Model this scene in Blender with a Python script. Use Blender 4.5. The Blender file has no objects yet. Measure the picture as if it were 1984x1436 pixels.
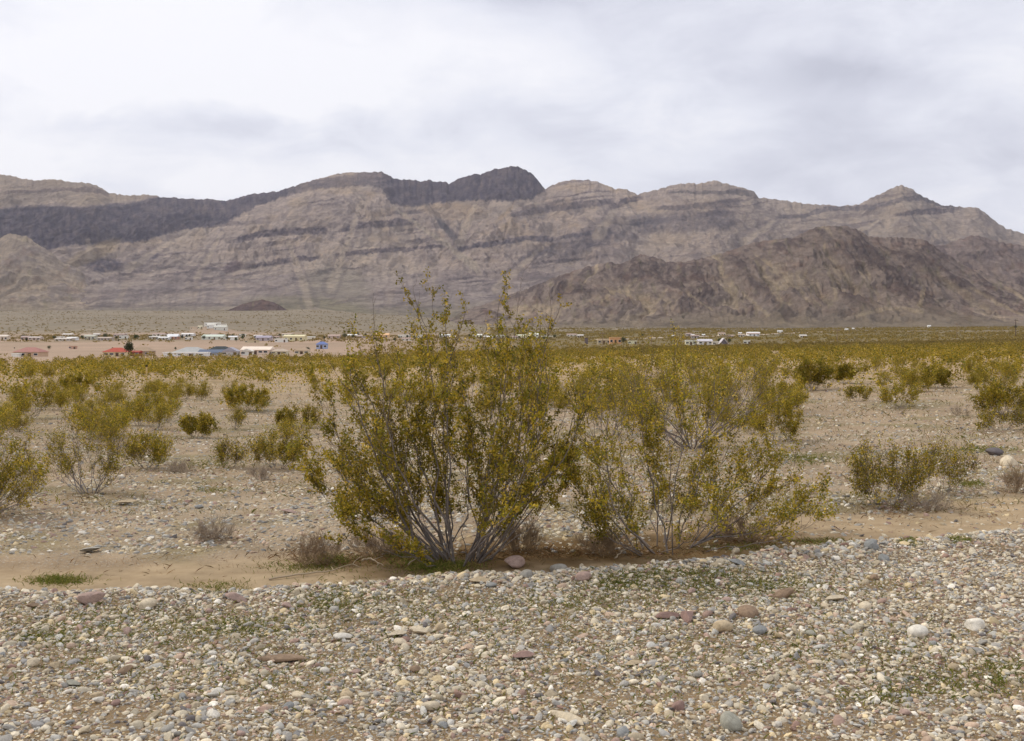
import bpy, math, random
import numpy as np
from mathutils import Vector

# ------------------------------------------------------------------ camera, sky, sun, exposure
SC = bpy.context.scene
COL = SC.collection
FPX = 1929.0            # focal length in photo pixels (photo is 1984 x 1436)
CX, HY = 992.0, 640.0   # picture centre column, eye-level row
H = 1.6                 # eye height
cam_d = bpy.data.cameras.new('camera')
cam = bpy.data.objects.new('camera', cam_d); COL.objects.link(cam)
cam.location = (0, 0, H); cam.rotation_euler = (math.pi/2, 0, 0)
cam_d.sensor_width = 36; cam_d.lens = 36*FPX/1984
cam_d.shift_y = -(718-HY)/1984
cam_d.clip_start = .05; cam_d.clip_end = 60000
SC.camera = cam
SC.render.engine = 'CYCLES'
SC.cycles.max_bounces = 6; SC.cycles.transparent_max_bounces = 8; SC.cycles.volume_bounces = 0
SC.cycles.diffuse_bounces = 3
SC.cycles.use_denoising = True
SC.view_settings.view_transform = 'Standard'; SC.view_settings.look = 'None'
SC.view_settings.gamma = 1; SC.view_settings.exposure = 0.3

SUN_EL, SUN_AZ = math.radians(44), math.radians(-62)   # azimuth from +Y, negative = to the left
sd = bpy.data.lights.new('sun', 'SUN'); sd.energy = 1.5; sd.angle = math.radians(10); sd.color = (1, .91, .76)
sun = bpy.data.objects.new('sun', sd); COL.objects.link(sun)
sdir = Vector((math.sin(SUN_AZ)*math.cos(SUN_EL), math.cos(SUN_AZ)*math.cos(SUN_EL), math.sin(SUN_EL)))
sun.rotation_euler = sdir.to_track_quat('Z', 'Y').to_euler()
sun.location = (-30, 30, 60)

class NT:
    """small node helper"""
    def __init__(s, tree): s.t = tree; tree.nodes.clear()
    def n(s, typ, **kw):
        nd = s.t.nodes.new(typ)
        for k, v in kw.items():
            if k.startswith('i_'):
                nd.inputs[k[2:].replace('_', ' ')].default_value = v
            else: setattr(nd, k, v)
        return nd
    def l(s, a, b): s.t.links.new(a, b)
    def ramp(s, fac, stops, interp='LINEAR'):
        r = s.n('ShaderNodeValToRGB'); r.color_ramp.interpolation = interp
        while len(r.color_ramp.elements) < len(stops): r.color_ramp.elements.new(.5)
        for e, (p, c) in zip(r.color_ramp.elements, stops):
            e.position = p; e.color = c if len(c) == 4 else (*c, 1)
        s.l(fac, r.inputs[0]); return r.outputs[0]
    def mix(s, f, a, b, mode='MIX'):
        m = s.n('ShaderNodeMix', data_type='RGBA', blend_type=mode)
        for sock, v in ((m.inputs[0], f), (m.inputs[6], a), (m.inputs[7], b)):
            if hasattr(v, 'links'): s.l(v, sock)
            elif isinstance(v, (int, float)): sock.default_value = v
            else: sock.default_value = v if len(v) == 4 else (*v, 1)
        return m.outputs[2]
    def math(s, op, a, b=0.0, clamp=False):
        m = s.n('ShaderNodeMath', operation=op, use_clamp=clamp)
        for sock, v in ((m.inputs[0], a), (m.inputs[1], b)):
            if hasattr(v, 'links'): s.l(v, sock)
            else: sock.default_value = v
        return m.outputs[0]
    def noise(s, vec, scale, detail=4, rough=.55, dist=0.0):
        n = s.n('ShaderNodeTexNoise'); n.inputs['Scale'].default_value = scale
        n.inputs['Detail'].default_value = detail; n.inputs['Roughness'].default_value = rough
        n.inputs['Distortion'].default_value = dist
        if vec is not None: s.l(vec, n.inputs['Vector'])
        return n.outputs[0]

def build_world():
    w = bpy.data.worlds.new('World'); SC.world = w; w.use_nodes = True
    g = NT(w.node_tree)
    out = g.n('ShaderNodeOutputWorld'); bg = g.n('ShaderNodeBackground'); bg.inputs[1].default_value = .1
    g.l(bg.outputs[0], out.inputs[0])
    sky = g.n('ShaderNodeTexSky'); sky.sky_type = 'NISHITA'; sky.sun_disc = False
    sky.sun_elevation = SUN_EL; sky.sun_rotation = SUN_AZ; sky.air_density = 1.2; sky.dust_density = 2.5
    tc = g.n('ShaderNodeTexCoord'); D = tc.outputs['Generated']
    sep = g.n('ShaderNodeSeparateXYZ'); g.l(D, sep.inputs[0])
    X, Y, Z = sep.outputs
    # cloud deck: project the direction on a high layer so clouds flatten toward the horizon
    zc = g.math('ADD', g.math('MAXIMUM', Z, 0.0), .32)
    cmb = g.n('ShaderNodeCombineXYZ'); g.l(g.math('DIVIDE', X, zc), cmb.inputs[0]); g.l(g.math('DIVIDE', Y, zc), cmb.inputs[1])
    P = cmb.outputs[0]
    n1 = g.noise(P, 1.5, 8, .55, .3); n2 = g.noise(P, 4.6, 9, .6, .5)
    base = g.math('ADD', g.math('MULTIPLY', n1, .6), g.math('MULTIPLY', n2, .4))
    # broad cloud masses of this sky, as directions (azimuth, elevation)
    az = g.math('ARCTAN2', X, Y); el = g.math('ARCSINE', Z)
    jit = g.math('MULTIPLY', g.math('SUBTRACT', n2, .5), .13)
    jit2 = g.math('MULTIPLY', g.math('SUBTRACT', n1, .5), .16)
    def blob(a0, e0, sa, se):
        a = g.math('DIVIDE', g.math('SUBTRACT', g.math('ADD', az, jit), a0), sa)
        e = g.math('DIVIDE', g.math('SUBTRACT', g.math('ADD', el, jit2), e0), se)
        q = g.math('ADD', g.math('MULTIPLY', a, a), g.math('MULTIPLY', e, e))
        return g.math('POWER', 2.718, g.math('MULTIPLY', q, -1.0))
    total = base
    for px, py, wx, wy, s in BLOBS:
        a0 = math.atan((px-CX)/FPX); e0 = math.atan((HY-py)/FPX*math.cos(a0))
        total = g.math('ADD', total, g.math('MULTIPLY', blob(a0, e0, wx/FPX, wy/FPX), s))
    cl = g.ramp(total, [(.24, (5.0, 5.1, 5.9)), (.38, (6.2, 6.3, 7.1)), (.47, (7.2, 7.3, 8.0)), (.60, (8.5, 8.45, 8.8))])
    m = g.mix(.93, sky.outputs[0], cl)
    g.l(m, bg.inputs[0])
# (photo column, row, half width, half height, brightness)
BLOBS = [(470, 245, 250, 44, -.13), (150, 210, 80, 22, -.08), (1080, 225, 170, 55, -.13), (1610, 160, 140, 38, -.15), (700, 130, 500, 90, .08),
         (1010, 10, 150, 28, -.16), (420, 90, 430, 120, .13), (250, 330, 500, 50, .10), (1440, 130, 110, 70, .08),
         (1780, 300, 420, 240, -.10), (1350, 60, 500, 120, -.05), (1230, 20, 200, 40, -.05)]
build_world()

# ------------------------------------------------------------------ numpy helpers
def _hash(ix, iy, seed):
    h = (ix.astype(np.int64)*374761393 + iy.astype(np.int64)*668265263 + seed*1442695041) & 0xffffffff
    h = ((h ^ (h >> 13))*1274126177) & 0xffffffff
    return (h ^ (h >> 16)) & 0xffffffff
def pn(x, y, seed=0):
    """2-D gradient noise, about -1..1"""
    x = np.asarray(x, float); y = np.asarray(y, float)
    x0 = np.floor(x); y0 = np.floor(y); fx = x-x0; fy = y-y0
    u = fx*fx*fx*(fx*(fx*6-15)+10); v = fy*fy*fy*(fy*(fy*6-15)+10)
    def g(dx, dy):
        a = _hash(x0+dx, y0+dy, seed)*(2*math.pi/4294967296.0)
        return np.cos(a)*(fx-dx)+np.sin(a)*(fy-dy)
    a = g(0, 0)*(1-u)+g(1, 0)*u; b = g(0, 1)*(1-u)+g(1, 1)*u
    return (a*(1-v)+b*v)*1.5
def fbm(x, y, o=4, seed=0, rough=.5):
    s = 0; a = 1; t = 0
    for i in range(o):
        s = s+a*pn(x*2**i+i*17.3, y*2**i-i*9.1, seed+i); t += a; a *= rough
    return s/t
def ridged(x, y, o=4, seed=0, rough=.55):
    s = 0; a = 1; t = 0
    for i in range(o):
        s = s+a*(1-np.abs(pn(x*2**i+i*13.7, y*2**i+i*5.3, seed+i))*1.6); t += a; a *= rough
    return s/t
def ss(x, a, b):
    t = np.clip((x-a)/(b-a), 0, 1); return t*t*(3-2*t)
def lin(r, g, b):
    f = lambda c: (c/255/12.92) if c/255 <= .04045 else ((c/255+.055)/1.055)**2.4
    return np.array((f(r), f(g), f(b)))
def mesh_from(name, V, F, cols=None, smooth=True, mat=None):
    """V (n,3); F list of integer arrays (m,k)"""
    me = bpy.data.meshes.new(name)
    if not isinstance(F, (list, tuple)): F = [F]
    F = [np.asarray(f) for f in F if len(f)]
    me.vertices.add(len(V)); me.vertices.foreach_set('co', np.ascontiguousarray(V, np.float32).ravel())
    loops = np.concatenate([f.ravel() for f in F]); counts = np.concatenate([np.full(len(f), f.shape[1]) for f in F])
    me.loops.add(len(loops)); me.loops.foreach_set('vertex_index', loops.astype(np.int32))
    me.polygons.add(len(counts))
    me.polygons.foreach_set('loop_start', np.concatenate(([0], np.cumsum(counts)[:-1])).astype(np.int32))
    me.polygons.foreach_set('use_smooth', np.full(len(counts), smooth))
    me.update(calc_edges=True)
    if cols is not None:
        at = me.attributes.new('Col', 'FLOAT_COLOR', 'POINT')
        c = np.ones((len(V), 4), np.float32); c[:, :3] = cols; at.data.foreach_set('color', c.ravel())
    if mat: me.materials.append(mat)
    me.validate()
    return me
def link(name, me, parent=None, loc=None):
    o = bpy.data.objects.new(name, me); COL.objects.link(o)
    if parent: o.parent = parent
    if loc is not None: o.location = loc
    return o
def tag(o, label=None, cat=None, group=None, kind=None):
    if label: o['label'] = label
    if cat: o['category'] = cat
    if group: o['group'] = group
    if kind: o['kind'] = kind
    return o
def grid_faces(nu, nv):
    i = np.arange(nu-1)[:, None]*nv + np.arange(nv-1)[None, :]
    return np.stack((i, i+nv, i+nv+1, i+1), -1).reshape(-1, 4)

# ------------------------------------------------------------------ terrain height
TD = np.array([0, 60, 150, 250, 350, 500, 700, 1000, 1500, 2500, 4000, 9000.])
TP = np.array([0, 600, 1000, 1500, 1984.])
# rows of the photo at which the plain lies, per distance and column, beyond 60 m
TROW = {150: (701, 700, 693, 684, 676), 250: (694, 692, 684, 676, 668), 350: (690, 688, 679, 671, 662), 500: (677, 676, 671, 664, 657),
        700: (660, 660, 659, 655, 650), 1000: (650, 651, 652, 648, 644), 1500: (641, 641, 644, 641, 637),
        2500: (616, 611, 632, 634, 631), 4000: (600, 597, 624, 630, 628), 9000: (600, 600, 620, 620, 620)}
TZ = np.zeros((len(TD), len(TP)))
for i, d in enumerate(TD):
    if d in TROW: TZ[i] = H+(HY-np.array(TROW[d]))/FPX*d
TZ[1] = TZ[2]*60/150*.95
_LD = np.log(TD+20)
def px_of(x, y):
    a = np.arctan2(x, y); return CX+FPX*np.tan(np.clip(a, -.5, .5)), a
def base_z(x, y):
    px, a = px_of(x, y)
    R = np.where(y > 0, y, np.hypot(x, y)); R = np.where(np.abs(a) > .5, np.hypot(x, y)*math.cos(.5), R)
    ld = np.log(np.maximum(R, 0)+20)
    cols = [np.interp(ld, _LD, TZ[:, j]) for j in range(len(TP))]
    pc = np.clip(px, 0, 1984); w = ss(np.abs(a), 1.2, 2.8); pc = pc*(1-w)+900*w
    j = np.clip(np.searchsorted(TP, pc, side='right')-1, 0, len(TP)-2)
    C = np.stack(cols, 0); ii = np.arange(C[0].size)
    Cf = C.reshape(len(TP), -1); jf = j.ravel()
    t = (pc-TP[j])/(TP[j+1]-TP[j])
    return (Cf[jf, ii].reshape(pc.shape)*(1-t)+Cf[jf+1, ii].reshape(pc.shape)*t)
# plan curves: edge of the gravel shoulder and far edge of the sandy wash, y as a function of x
def flat_xy(px, py):
    s = (TZ[1, 0]/60) if px < 600 else (TZ[1, 2]/60)
    y = H/((py-HY)/FPX + s); return (px-CX)/FPX*y, y
EDGE = np.array([flat_xy(*p) for p in ((-500, 1128), (0, 1120), (250, 1116), (450, 1113), (650, 1100), (900, 1093), (1100, 1088), (1300, 1082), (1500, 1062), (1700, 1050), (1984, 1040), (2500, 1020))])
WASH = np.array([flat_xy(*p) for p in ((-500, 1066), (0, 1058), (200, 1056), (400, 1046), (560, 1028), (800, 1010), (1100, 1010), (1300, 1000), (1500, 985), (1650, 985), (1800, 972), (1984, 955), (2500, 930))])
def edge_y(x): return np.interp(x, EDGE[:, 0], EDGE[:, 1])+.10*pn(x*1.3, x*0+3.3, 5)+.04*pn(x*5, x*0+1.3, 6)
def wash_y(x): return np.interp(x, WASH[:, 0], WASH[:, 1])+.25*pn(x*.9, x*0+7.3, 8)+.08*pn(x*4, x*0+2.3, 9)
def zones(x, y):
    e = edge_y(x); w = wash_y(x)
    gravel = 1-ss(y+.12*pn(x/.13, y/.13, 13), e-.18, e+.26)
    sand = ss(y, e, e+.2)*(1-ss(y, w-.35, w+.35))
    return gravel, sand
def ground_z(x, y):
    x = np.asarray(x, float); y = np.asarray(y, float)
    z = base_z(x, y); R = np.hypot(x, y)
    e = edge_y(x)
    z = z + .045*np.exp(-((y-e+.25)/.35)**2) - .05*ss(y, e-.1, e+.35)*(1-ss(y, e+1.5, e+3.2))
    far = ss(R, 9, 22)
    z = z + .20*fbm(x/9, y/9, 3, 21)*far*(1-ss(R, 150, 400)) + .6*fbm(x/60, y/60, 3, 31)*ss(R, 40, 150)*(1-ss(R, 600, 1500))
    z = z + .022*fbm(x/.9, y/.9, 3, 41)
    near = (1-ss(R, 14, 30))
    g, s = zones(x, y)
    z = z + near*(.008*fbm(x/.08, y/.08, 2, 51)*(1-.7*s))
    z = z + 8.5*np.exp(-((px_of(x, y)[0]-412)/42)**2-((y-1230)/150)**2)*(y > 0)
    z = z + 8*fbm(x/900, y/900, 4, 61)*ss(R, 1800, 4000)
    return z
def gz(x, y): return float(ground_z(np.array([x]), np.array([y]))[0])
def pix_ground(px, py):
    """where the ray through a photo pixel meets the near ground"""
    y = H/((py-HY)/FPX+.018)
    for _ in range(12):
        z = gz((px-CX)/FPX*y, y); y += (((H-z)*FPX/(py-HY))-y)*.6
    return (px-CX)/FPX*y, y
def pix_ground_many(px, py):
    y = H/((py-HY)/FPX+.018)
    for _ in range(10):
        z = ground_z((px-CX)/FPX*y, y); y = y+(((H-z)*FPX/(py-HY))-y)*.6
    return (px-CX)/FPX*y, y

# ------------------------------------------------------------------ materials
def new_mat(name):
    m = bpy.data.materials.new(name); m.use_nodes = True; return m, NT(m.node_tree)
def finish(g, color, rough=.95, bump=None, spec=.2, trans=0):
    out = g.n('ShaderNodeOutputMaterial'); b = g.n('ShaderNodeBsdfPrincipled')
    if hasattr(color, 'links'): g.l(color, b.inputs['Base Color'])
    else: b.inputs['Base Color'].default_value = (*color, 1)
    b.inputs['Roughness'].default_value = rough; b.inputs['Specular IOR Level'].default_value = spec
    if bump is not None: g.l(bump, b.inputs['Normal'])
    if trans:
        t = g.n('ShaderNodeBsdfTranslucent'); mx = g.n('ShaderNodeMixShader'); mx.inputs[0].default_value = trans
        if hasattr(color, 'links'): g.l(color, t.inputs[0])
        else: t.inputs[0].default_value = (*color, 1)
        g.l(b.outputs[0], mx.inputs[1]); g.l(t.outputs[0], mx.inputs[2]); g.l(mx.outputs[0], out.inputs[0])
    else: g.l(b.outputs[0], out.inputs[0])
def bump(g, h, dist, strength=1.0, prev=None):
    b = g.n('ShaderNodeBump'); b.inputs['Strength'].default_value = strength; b.inputs['Distance'].default_value = dist
    g.l(h, b.inputs['Height'])
    if prev is not None: g.l(prev, b.inputs['Normal'])
    return b.outputs[0]
def mat_ground():
    m, g = new_mat('desert_ground')
    at = g.n('ShaderNodeAttribute', attribute_name='Col'); pos = g.n('ShaderNodeNewGeometry').outputs['Position']
    peb = g.n('ShaderNodeAttribute', attribute_name='Peb').outputs['Fac']
    col = at.outputs['Color']
    # pebbles: random greys and tans per cell, three sizes
    h = None
    for sc, amt in ((38., .8), (85., .75), (190., .6)):
        v = g.n('ShaderNodeTexVoronoi'); v.inputs['Scale'].default_value = sc; g.l(pos, v.inputs['Vector'])
        sep = g.n('ShaderNodeSeparateColor'); g.l(v.outputs['Color'], sep.inputs[0])
        pc = g.ramp(sep.outputs[0], [(0, (.13, .12, .12)), (.3, (.29, .24, .20)), (.55, (.40, .37, .33)), (.8, (.52, .45, .36)), (1, (.72, .68, .60))])
        has = g.math('MULTIPLY', g.math('GREATER_THAN', sep.outputs[1], .45), g.math('LESS_THAN', v.outputs['Distance'], .42))
        has = g.math('MULTIPLY', g.math('MULTIPLY', has, peb), amt)
        col = g.mix(has, col, pc)
        hh = g.math('MULTIPLY', g.math('SUBTRACT', .5, v.outputs['Distance']), has)
        h = hh if h is None else g.math('ADD', h, hh)
    n = g.noise(pos, 2.2, 8, .65)
    col = g.mix(1, col, g.ramp(n, [(.3, (.78, .77, .75)), (.7, (1.2, 1.2, 1.2))]), 'MULTIPLY')
    n3 = g.noise(pos, .012, 8, .7)
    col = g.mix(1, col, g.ramp(n3, [(.35, (.86, .88, .86)), (.65, (1.13, 1.1, 1.1))]), 'MULTIPLY')
    n2 = g.noise(pos, 60, 5, .7)
    b = bump(g, h, .02, .8); b = bump(g, n2, .006, .7, b)
    finish(g, col, .97, b, .1); return m
def mat_rock_attr():
    m, g = new_mat('gravel_stone')
    at = g.n('ShaderNodeAttribute', attribute_name='Col').outputs['Color']; pos = g.n('ShaderNodeNewGeometry').outputs['Position']
    n = g.noise(pos, 90, 5, .65)
    c = g.mix(1, at, g.ramp(n, [(.3, (.78, .77, .75)), (.7, (1.2, 1.2, 1.18))]), 'MULTIPLY')
    finish(g, c, .85, bump(g, g.noise(pos, 220, 4, .6), .003, .5), .25); return m
def mat_rock_obj():
    m, g = new_mat('field_stone')
    oi = g.n('ShaderNodeObjectInfo'); pos = g.n('ShaderNodeTexCoord').outputs['Object']
    mp = g.n('ShaderNodeVectorMath', operation='ADD'); g.l(pos, mp.inputs[0])
    sc = g.n('ShaderNodeVectorMath', operation='SCALE'); g.l(oi.outputs['Location'], sc.inputs[0]); sc.inputs['Scale'].default_value = 3.7
    g.l(sc.outputs[0], mp.inputs[1]); P = mp.outputs[0]
    n = g.noise(P, 3.0, 7, .65, .4); n2 = g.noise(P, 14, 5, .7)
    c = g.mix(1, oi.outputs['Color'], g.ramp(n, [(.25, (.68, .67, .66)), (.5, (1, 1, 1)), (.75, (1.28, 1.27, 1.24))]), 'MULTIPLY')
    c = g.mix(1, c, g.ramp(n2, [(.3, (.82, .81, .8)), (.7, (1.14, 1.14, 1.14))]), 'MULTIPLY')
    finish(g, c, .85, bump(g, n2, .02, .35), .25); return m
def mat_attr(name, rough=.8, spec=.2, trans=0, nscale=None, lo=.8, hi=1.2):
    m, g = new_mat(name)
    c = g.n('ShaderNodeAttribute', attribute_name='Col').outputs['Color']
    if nscale:
        pos = g.n('ShaderNodeNewGeometry').outputs['Position']
        c = g.mix(1, c, g.ramp(g.noise(pos, nscale, 5, .6), [(.3, (lo,)*3), (.7, (hi,)*3)]), 'MULTIPLY')
    finish(g, c, rough, None, spec, trans); return m
def mat_mountain():
    m, g = new_mat('mountain_rock')
    c = g.n('ShaderNodeAttribute', attribute_name='Col').outputs['Color']; pos = g.n('ShaderNodeNewGeometry').outputs['Position']
    mp = g.n('ShaderNodeMapping'); mp.inputs['Scale'].default_value = (1, 1, 2.2); g.l(pos, mp.inputs[0])
    n = g.noise(mp.outputs[0], .02, 9, .72, .5); n2 = g.noise(pos, .0045, 8, .68, .6)
    c = g.mix(1, c, g.ramp(n, [(.3, (.74, .74, .76)), (.5, (1, 1, 1)), (.7, (1.25, 1.22, 1.18))]), 'MULTIPLY')
    c = g.mix(1, c, g.ramp(n2, [(.32, (.80, .80, .83)), (.68, (1.18, 1.16, 1.13))]), 'MULTIPLY')
    b = bump(g, n, 40, 1.0); finish(g, c, 1, b, .05); return m
def mat_flat(name, col, rough=.85, nscale=6, amp=.12, spec=.2):
    m, g = new_mat(name)
    pos = g.n('ShaderNodeNewGeometry').outputs['Position']
    c = g.mix(1, tuple(col), g.ramp(g.noise(pos, nscale, 5, .6), [(.3, (1-amp,)*3), (.7, (1+amp,)*3)]), 'MULTIPLY')
    finish(g, c, rough, None, spec); return m
M_GROUND = mat_ground(); M_GRAVEL = mat_rock_attr(); M_ROCK = mat_rock_obj(); M_MOUNT = mat_mountain()
M_LEAF = mat_attr('creosote_leaves', .6, .25, .35); M_BARK = mat_attr('grey_bark', .9, .1, 0, 40)
M_GRASS = mat_attr('green_grass', .8, .15, .3); M_DRY = mat_attr('dry_twigs', .9, .1)

# ------------------------------------------------------------------ ground sheet
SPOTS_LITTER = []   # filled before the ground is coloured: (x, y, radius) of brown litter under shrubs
def build_ground():
    az = np.concatenate((np.linspace(-180, -34, 110)[:-1], np.linspace(-34, 34, 760), np.linspace(34, 180, 110)[1:]))
    az = np.radians(az)
    r = np.concatenate(([.05, .4], np.exp(np.arange(math.log(.9), math.log(30), .0062)), np.exp(np.arange(math.log(30), math.log(12000), .017))))
    A, R = np.meshgrid(az, r, indexing='ij')
    x = R*np.sin(A); y = R*np.cos(A); z = ground_z(x, y)
    z = np.where(R > 8500, z-5, z)
    gr, sa = zones(x, y)
    px, a = px_of(x, y)
    def C(v): return np.asarray(v)[None, None, :]
    c_gravel = lin(138, 116, 86); c_sand = lin(174, 153, 124); c_mid = lin(164, 141, 112); c_far = lin(174, 150, 120)
    c_plain_l = lin(166, 144, 124); c_plain_r = lin(122, 108, 76); c_baj = lin(133, 122, 104)
    n = fbm(x/1.7, y/1.7, 4, 71)[..., None]
    mid = C(c_mid)*(1+.10*n)
    n2 = ss(fbm(x/6, y/3.2, 4, 77), -.05, .30)[..., None]
    mid = mid*(1-n2*.6)+C(lin(176, 156, 130))*n2*.6
    col = mid
    w = ss(R, 25, 70)[..., None]; col = col*(1-w)+C(c_far)*(1+.08*n)*w
    # rusty/olive ground cover
    n4 = ss(fbm(x/2.3+9, y/1.4, 4, 83), .0, .35)[..., None]*.55*(1-w*.5)
    col = col*(1-n4)+C(lin(120, 112, 62))*n4
    pr = ss(px, 620, 1150)
    pl = C(c_plain_l)*(1-pr[..., None])+C(c_plain_r)*pr[..., None]
    w = ss(R, 120, 230)[..., None]; col = col*(1-w)+pl*w
    nn = ss(fbm(x/160, y/420, 4, 91), -.1, .35)[..., None]*ss(R, 500, 800)[..., None]*.5
    col = col*(1-nn)+C(lin(108, 102, 70))*nn
    w = ss(R, 1000, 1700)[..., None]; col = col*(1-w)+C(c_baj)*(1+.22*fbm(x/260, y/420, 5, 95, .6)[..., None]+.12*fbm(x/40, y/90, 3, 97)[..., None])*w
    s2 = (sa*(.8+.3*fbm(x/1.1, y/.5, 3, 72))).clip(0, 1)[..., None]
    sand = C(c_sand)*(1+.16*fbm(x/1.3, y/.28, 4, 73)[..., None]+.16*fbm(x/.12, y/.10, 3, 76)[..., None])
    n5 = ss(fbm(x/.7, y/.16, 4, 78), .0, .4)[..., None]*.5; sand = sand*(1-n5)+C(lin(146, 124, 94))*n5
    col = col*(1-s2)+sand*s2
    g3 = gr[..., None]; col = col*(1-g3)+C(c_gravel)*(1+.18*fbm(x/.5, y/.5, 3, 74)[..., None])*g3
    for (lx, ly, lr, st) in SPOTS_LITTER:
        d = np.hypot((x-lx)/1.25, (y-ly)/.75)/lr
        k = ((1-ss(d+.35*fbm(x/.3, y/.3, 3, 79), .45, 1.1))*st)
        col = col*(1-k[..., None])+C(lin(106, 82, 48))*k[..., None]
    V = np.stack((x, y, z), -1).reshape(-1, 3)
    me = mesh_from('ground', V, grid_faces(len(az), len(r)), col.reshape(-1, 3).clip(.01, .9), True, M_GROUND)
    pb = (np.maximum(gr, .75*(1-sa))*(1-ss(R, 25, 60))*(1-.72*sa)*(.75+.25*ss(fbm(x/.8, y/.6, 3, 75), -.4, .2)))
    at = me.attributes.new('Peb', 'FLOAT', 'POINT'); at.data.foreach_set('value', pb.ravel().astype(np.float32))
    o = link('ground', me); tag(o, 'stony tan desert ground stretching to the foot of the mountains', 'ground', kind='structure')

# ------------------------------------------------------------------ mountains
def poly(pts, x): a = np.array(pts, float); return np.interp(x, a[:, 0], a[:, 1])
def stroke(px, py, pts, hw, soft=.2):
    """coverage of a band of rock that follows a polyline"""
    a = np.array(pts, float); x0, x1 = a[0, 0], a[-1, 0]
    yc = np.interp(px, a[:, 0], a[:, 1]); w = a[:, 2] if a.shape[1] > 2 else None
    hh = np.interp(px, a[:, 0], w) if w is not None else hw
    ends = ss(px, x0-6, x0+10)*(1-ss(px, x1-10, x1+6))
    return (1-ss(np.abs(py-yc)/np.maximum(hh, .5), 1-soft, 1+soft))*ends
def blobm(px, py, cx, cy, rx, ry, rot=0):
    c, s = math.cos(math.radians(rot)), math.sin(math.radians(rot))
    dx = px-cx; dy = py-cy; u = (dx*c+dy*s)/rx; v = (-dx*s+dy*c)/ry
    return 1-ss(np.hypot(u, v), .7, 1.2)
def layer(name, crest, base, y0, y1, x0, x1, nu, nv, shape, paint, label, crest_rough=1.0, back=.3):
    px = np.linspace(x0, x1, nu); v = np.concatenate((np.linspace(0, 1, nv), 1+np.linspace(0, back, max(8, nv//8))[1:]))
    P, Vv = np.meshgrid(px, v, indexing='ij')
    by = poly(base, P)
    fine = np.linspace(x0-200, x1+200, int(x1-x0)+401); c0 = poly(crest, fine); lev = [poly(crest, px)]
    for sg in (7, 24, 60):
        kk = np.exp(-.5*(np.arange(-3*sg, 3*sg+1)/sg)**2); kk /= kk.sum()
        lev.append(np.interp(px, fine, np.convolve(np.pad(c0, 3*sg, 'edge'), kk, 'valid')))
    lev = np.stack(lev[::-1], 0); pos = np.interp(np.minimum(Vv, 1), [0, .45, .75, .93, 1], [0, .4, 1.4, 2.5, 3]); j0 = np.clip(pos.astype(int), 0, 2); fr = pos-j0
    ii = np.broadcast_to(np.arange(nu)[:, None], P.shape); cy = lev[j0, ii]*(1-fr)+lev[j0+1, ii]*fr
    Y = y0+(y1-y0)*Vv
    Yb = Y+0
    f = np.minimum(Vv, 1)
    X = (P-CX)/FPX*Y
    row0 = by+(cy-by)*shape(P, f, X, Y)
    row0 = row0 + crest_rough*(2.2*pn(P/9., P*0+2.2, 11)+1.2*pn(P/3.7, P*0+5.2, 12))*ss(f, .85, 1)*ss(by-cy, 3, 20)
    Z = H+(HY-row0)/FPX*Y
    bk = np.clip(Vv-1, 0, None)
    Zc = H+(HY-cy)/FPX*y1
    Zg = ground_z(X, Y); bl = ss(f, 0, .16); Z = Zg+(Z-Zg)*bl-10*(1-ss(f, 0, .03))
    Z = np.where(bk > 0, Z-bk*(Zc+30)*1.4/back*.8, Z)
    return_px = CX+FPX*X/Y; row = HY-(Z-H)/FPX**0*FPX/Y if False else HY-(Z-H)*FPX/Y
    wx = P+5*fbm(P/22, row/22, 3, 101)+3*fbm(P/6, row/6, 3, 102); wy = row+5*fbm(P/26+5, row/20, 4, 103, .6)+2.0*fbm(P/5, row/4.5+8, 3, 104)
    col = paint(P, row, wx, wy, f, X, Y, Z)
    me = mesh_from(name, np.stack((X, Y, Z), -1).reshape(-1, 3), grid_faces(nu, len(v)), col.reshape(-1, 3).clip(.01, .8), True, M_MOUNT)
    o = link(name, me); tag(o, label, 'mountain', kind='structure'); return o
def mixc(c, k, col): return c*(1-k[..., None])+np.asarray(col)*k[..., None]

CREST = [(-700, 360), (-300, 352), (-120, 342), (0, 338), (20, 341), (60, 349), (115, 348), (135, 353), (170, 354), (190, 361), (212, 374), (250, 379), (290, 377), (310, 382), (370, 385), (410, 386), (440, 389), (480, 378), (510, 373), (540, 371), (570, 360), (620, 346), (660, 336), (700, 333), (740, 333), (760, 344), (775, 349), (790, 348), (812, 351), (830, 349), (845, 352), (862, 351), (870, 357), (890, 346), (915, 338), (930, 337), (960, 328), (990, 322), (1010, 325), (1030, 336), (1045, 353), (1056, 366), (1080, 355), (1105, 348), (1150, 350), (1170, 357), (1190, 366), (1215, 367), (1235, 377), (1260, 370), (1300, 360), (1335, 354), (1350, 357), (1385, 350), (1410, 357), (1440, 364), (1460, 371), (1470, 383), (1510, 387), (1560, 395), (1600, 397), (1630, 400), (1665, 396), (1690, 383), (1720, 368), (1745, 358), (1765, 366), (1790, 382), (1825, 397), (1860, 401), (1890, 402), (1910, 412), (1930, 430), (1950, 443), (1984, 453), (2100, 470), (2400, 520), (2800, 560)]
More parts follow.
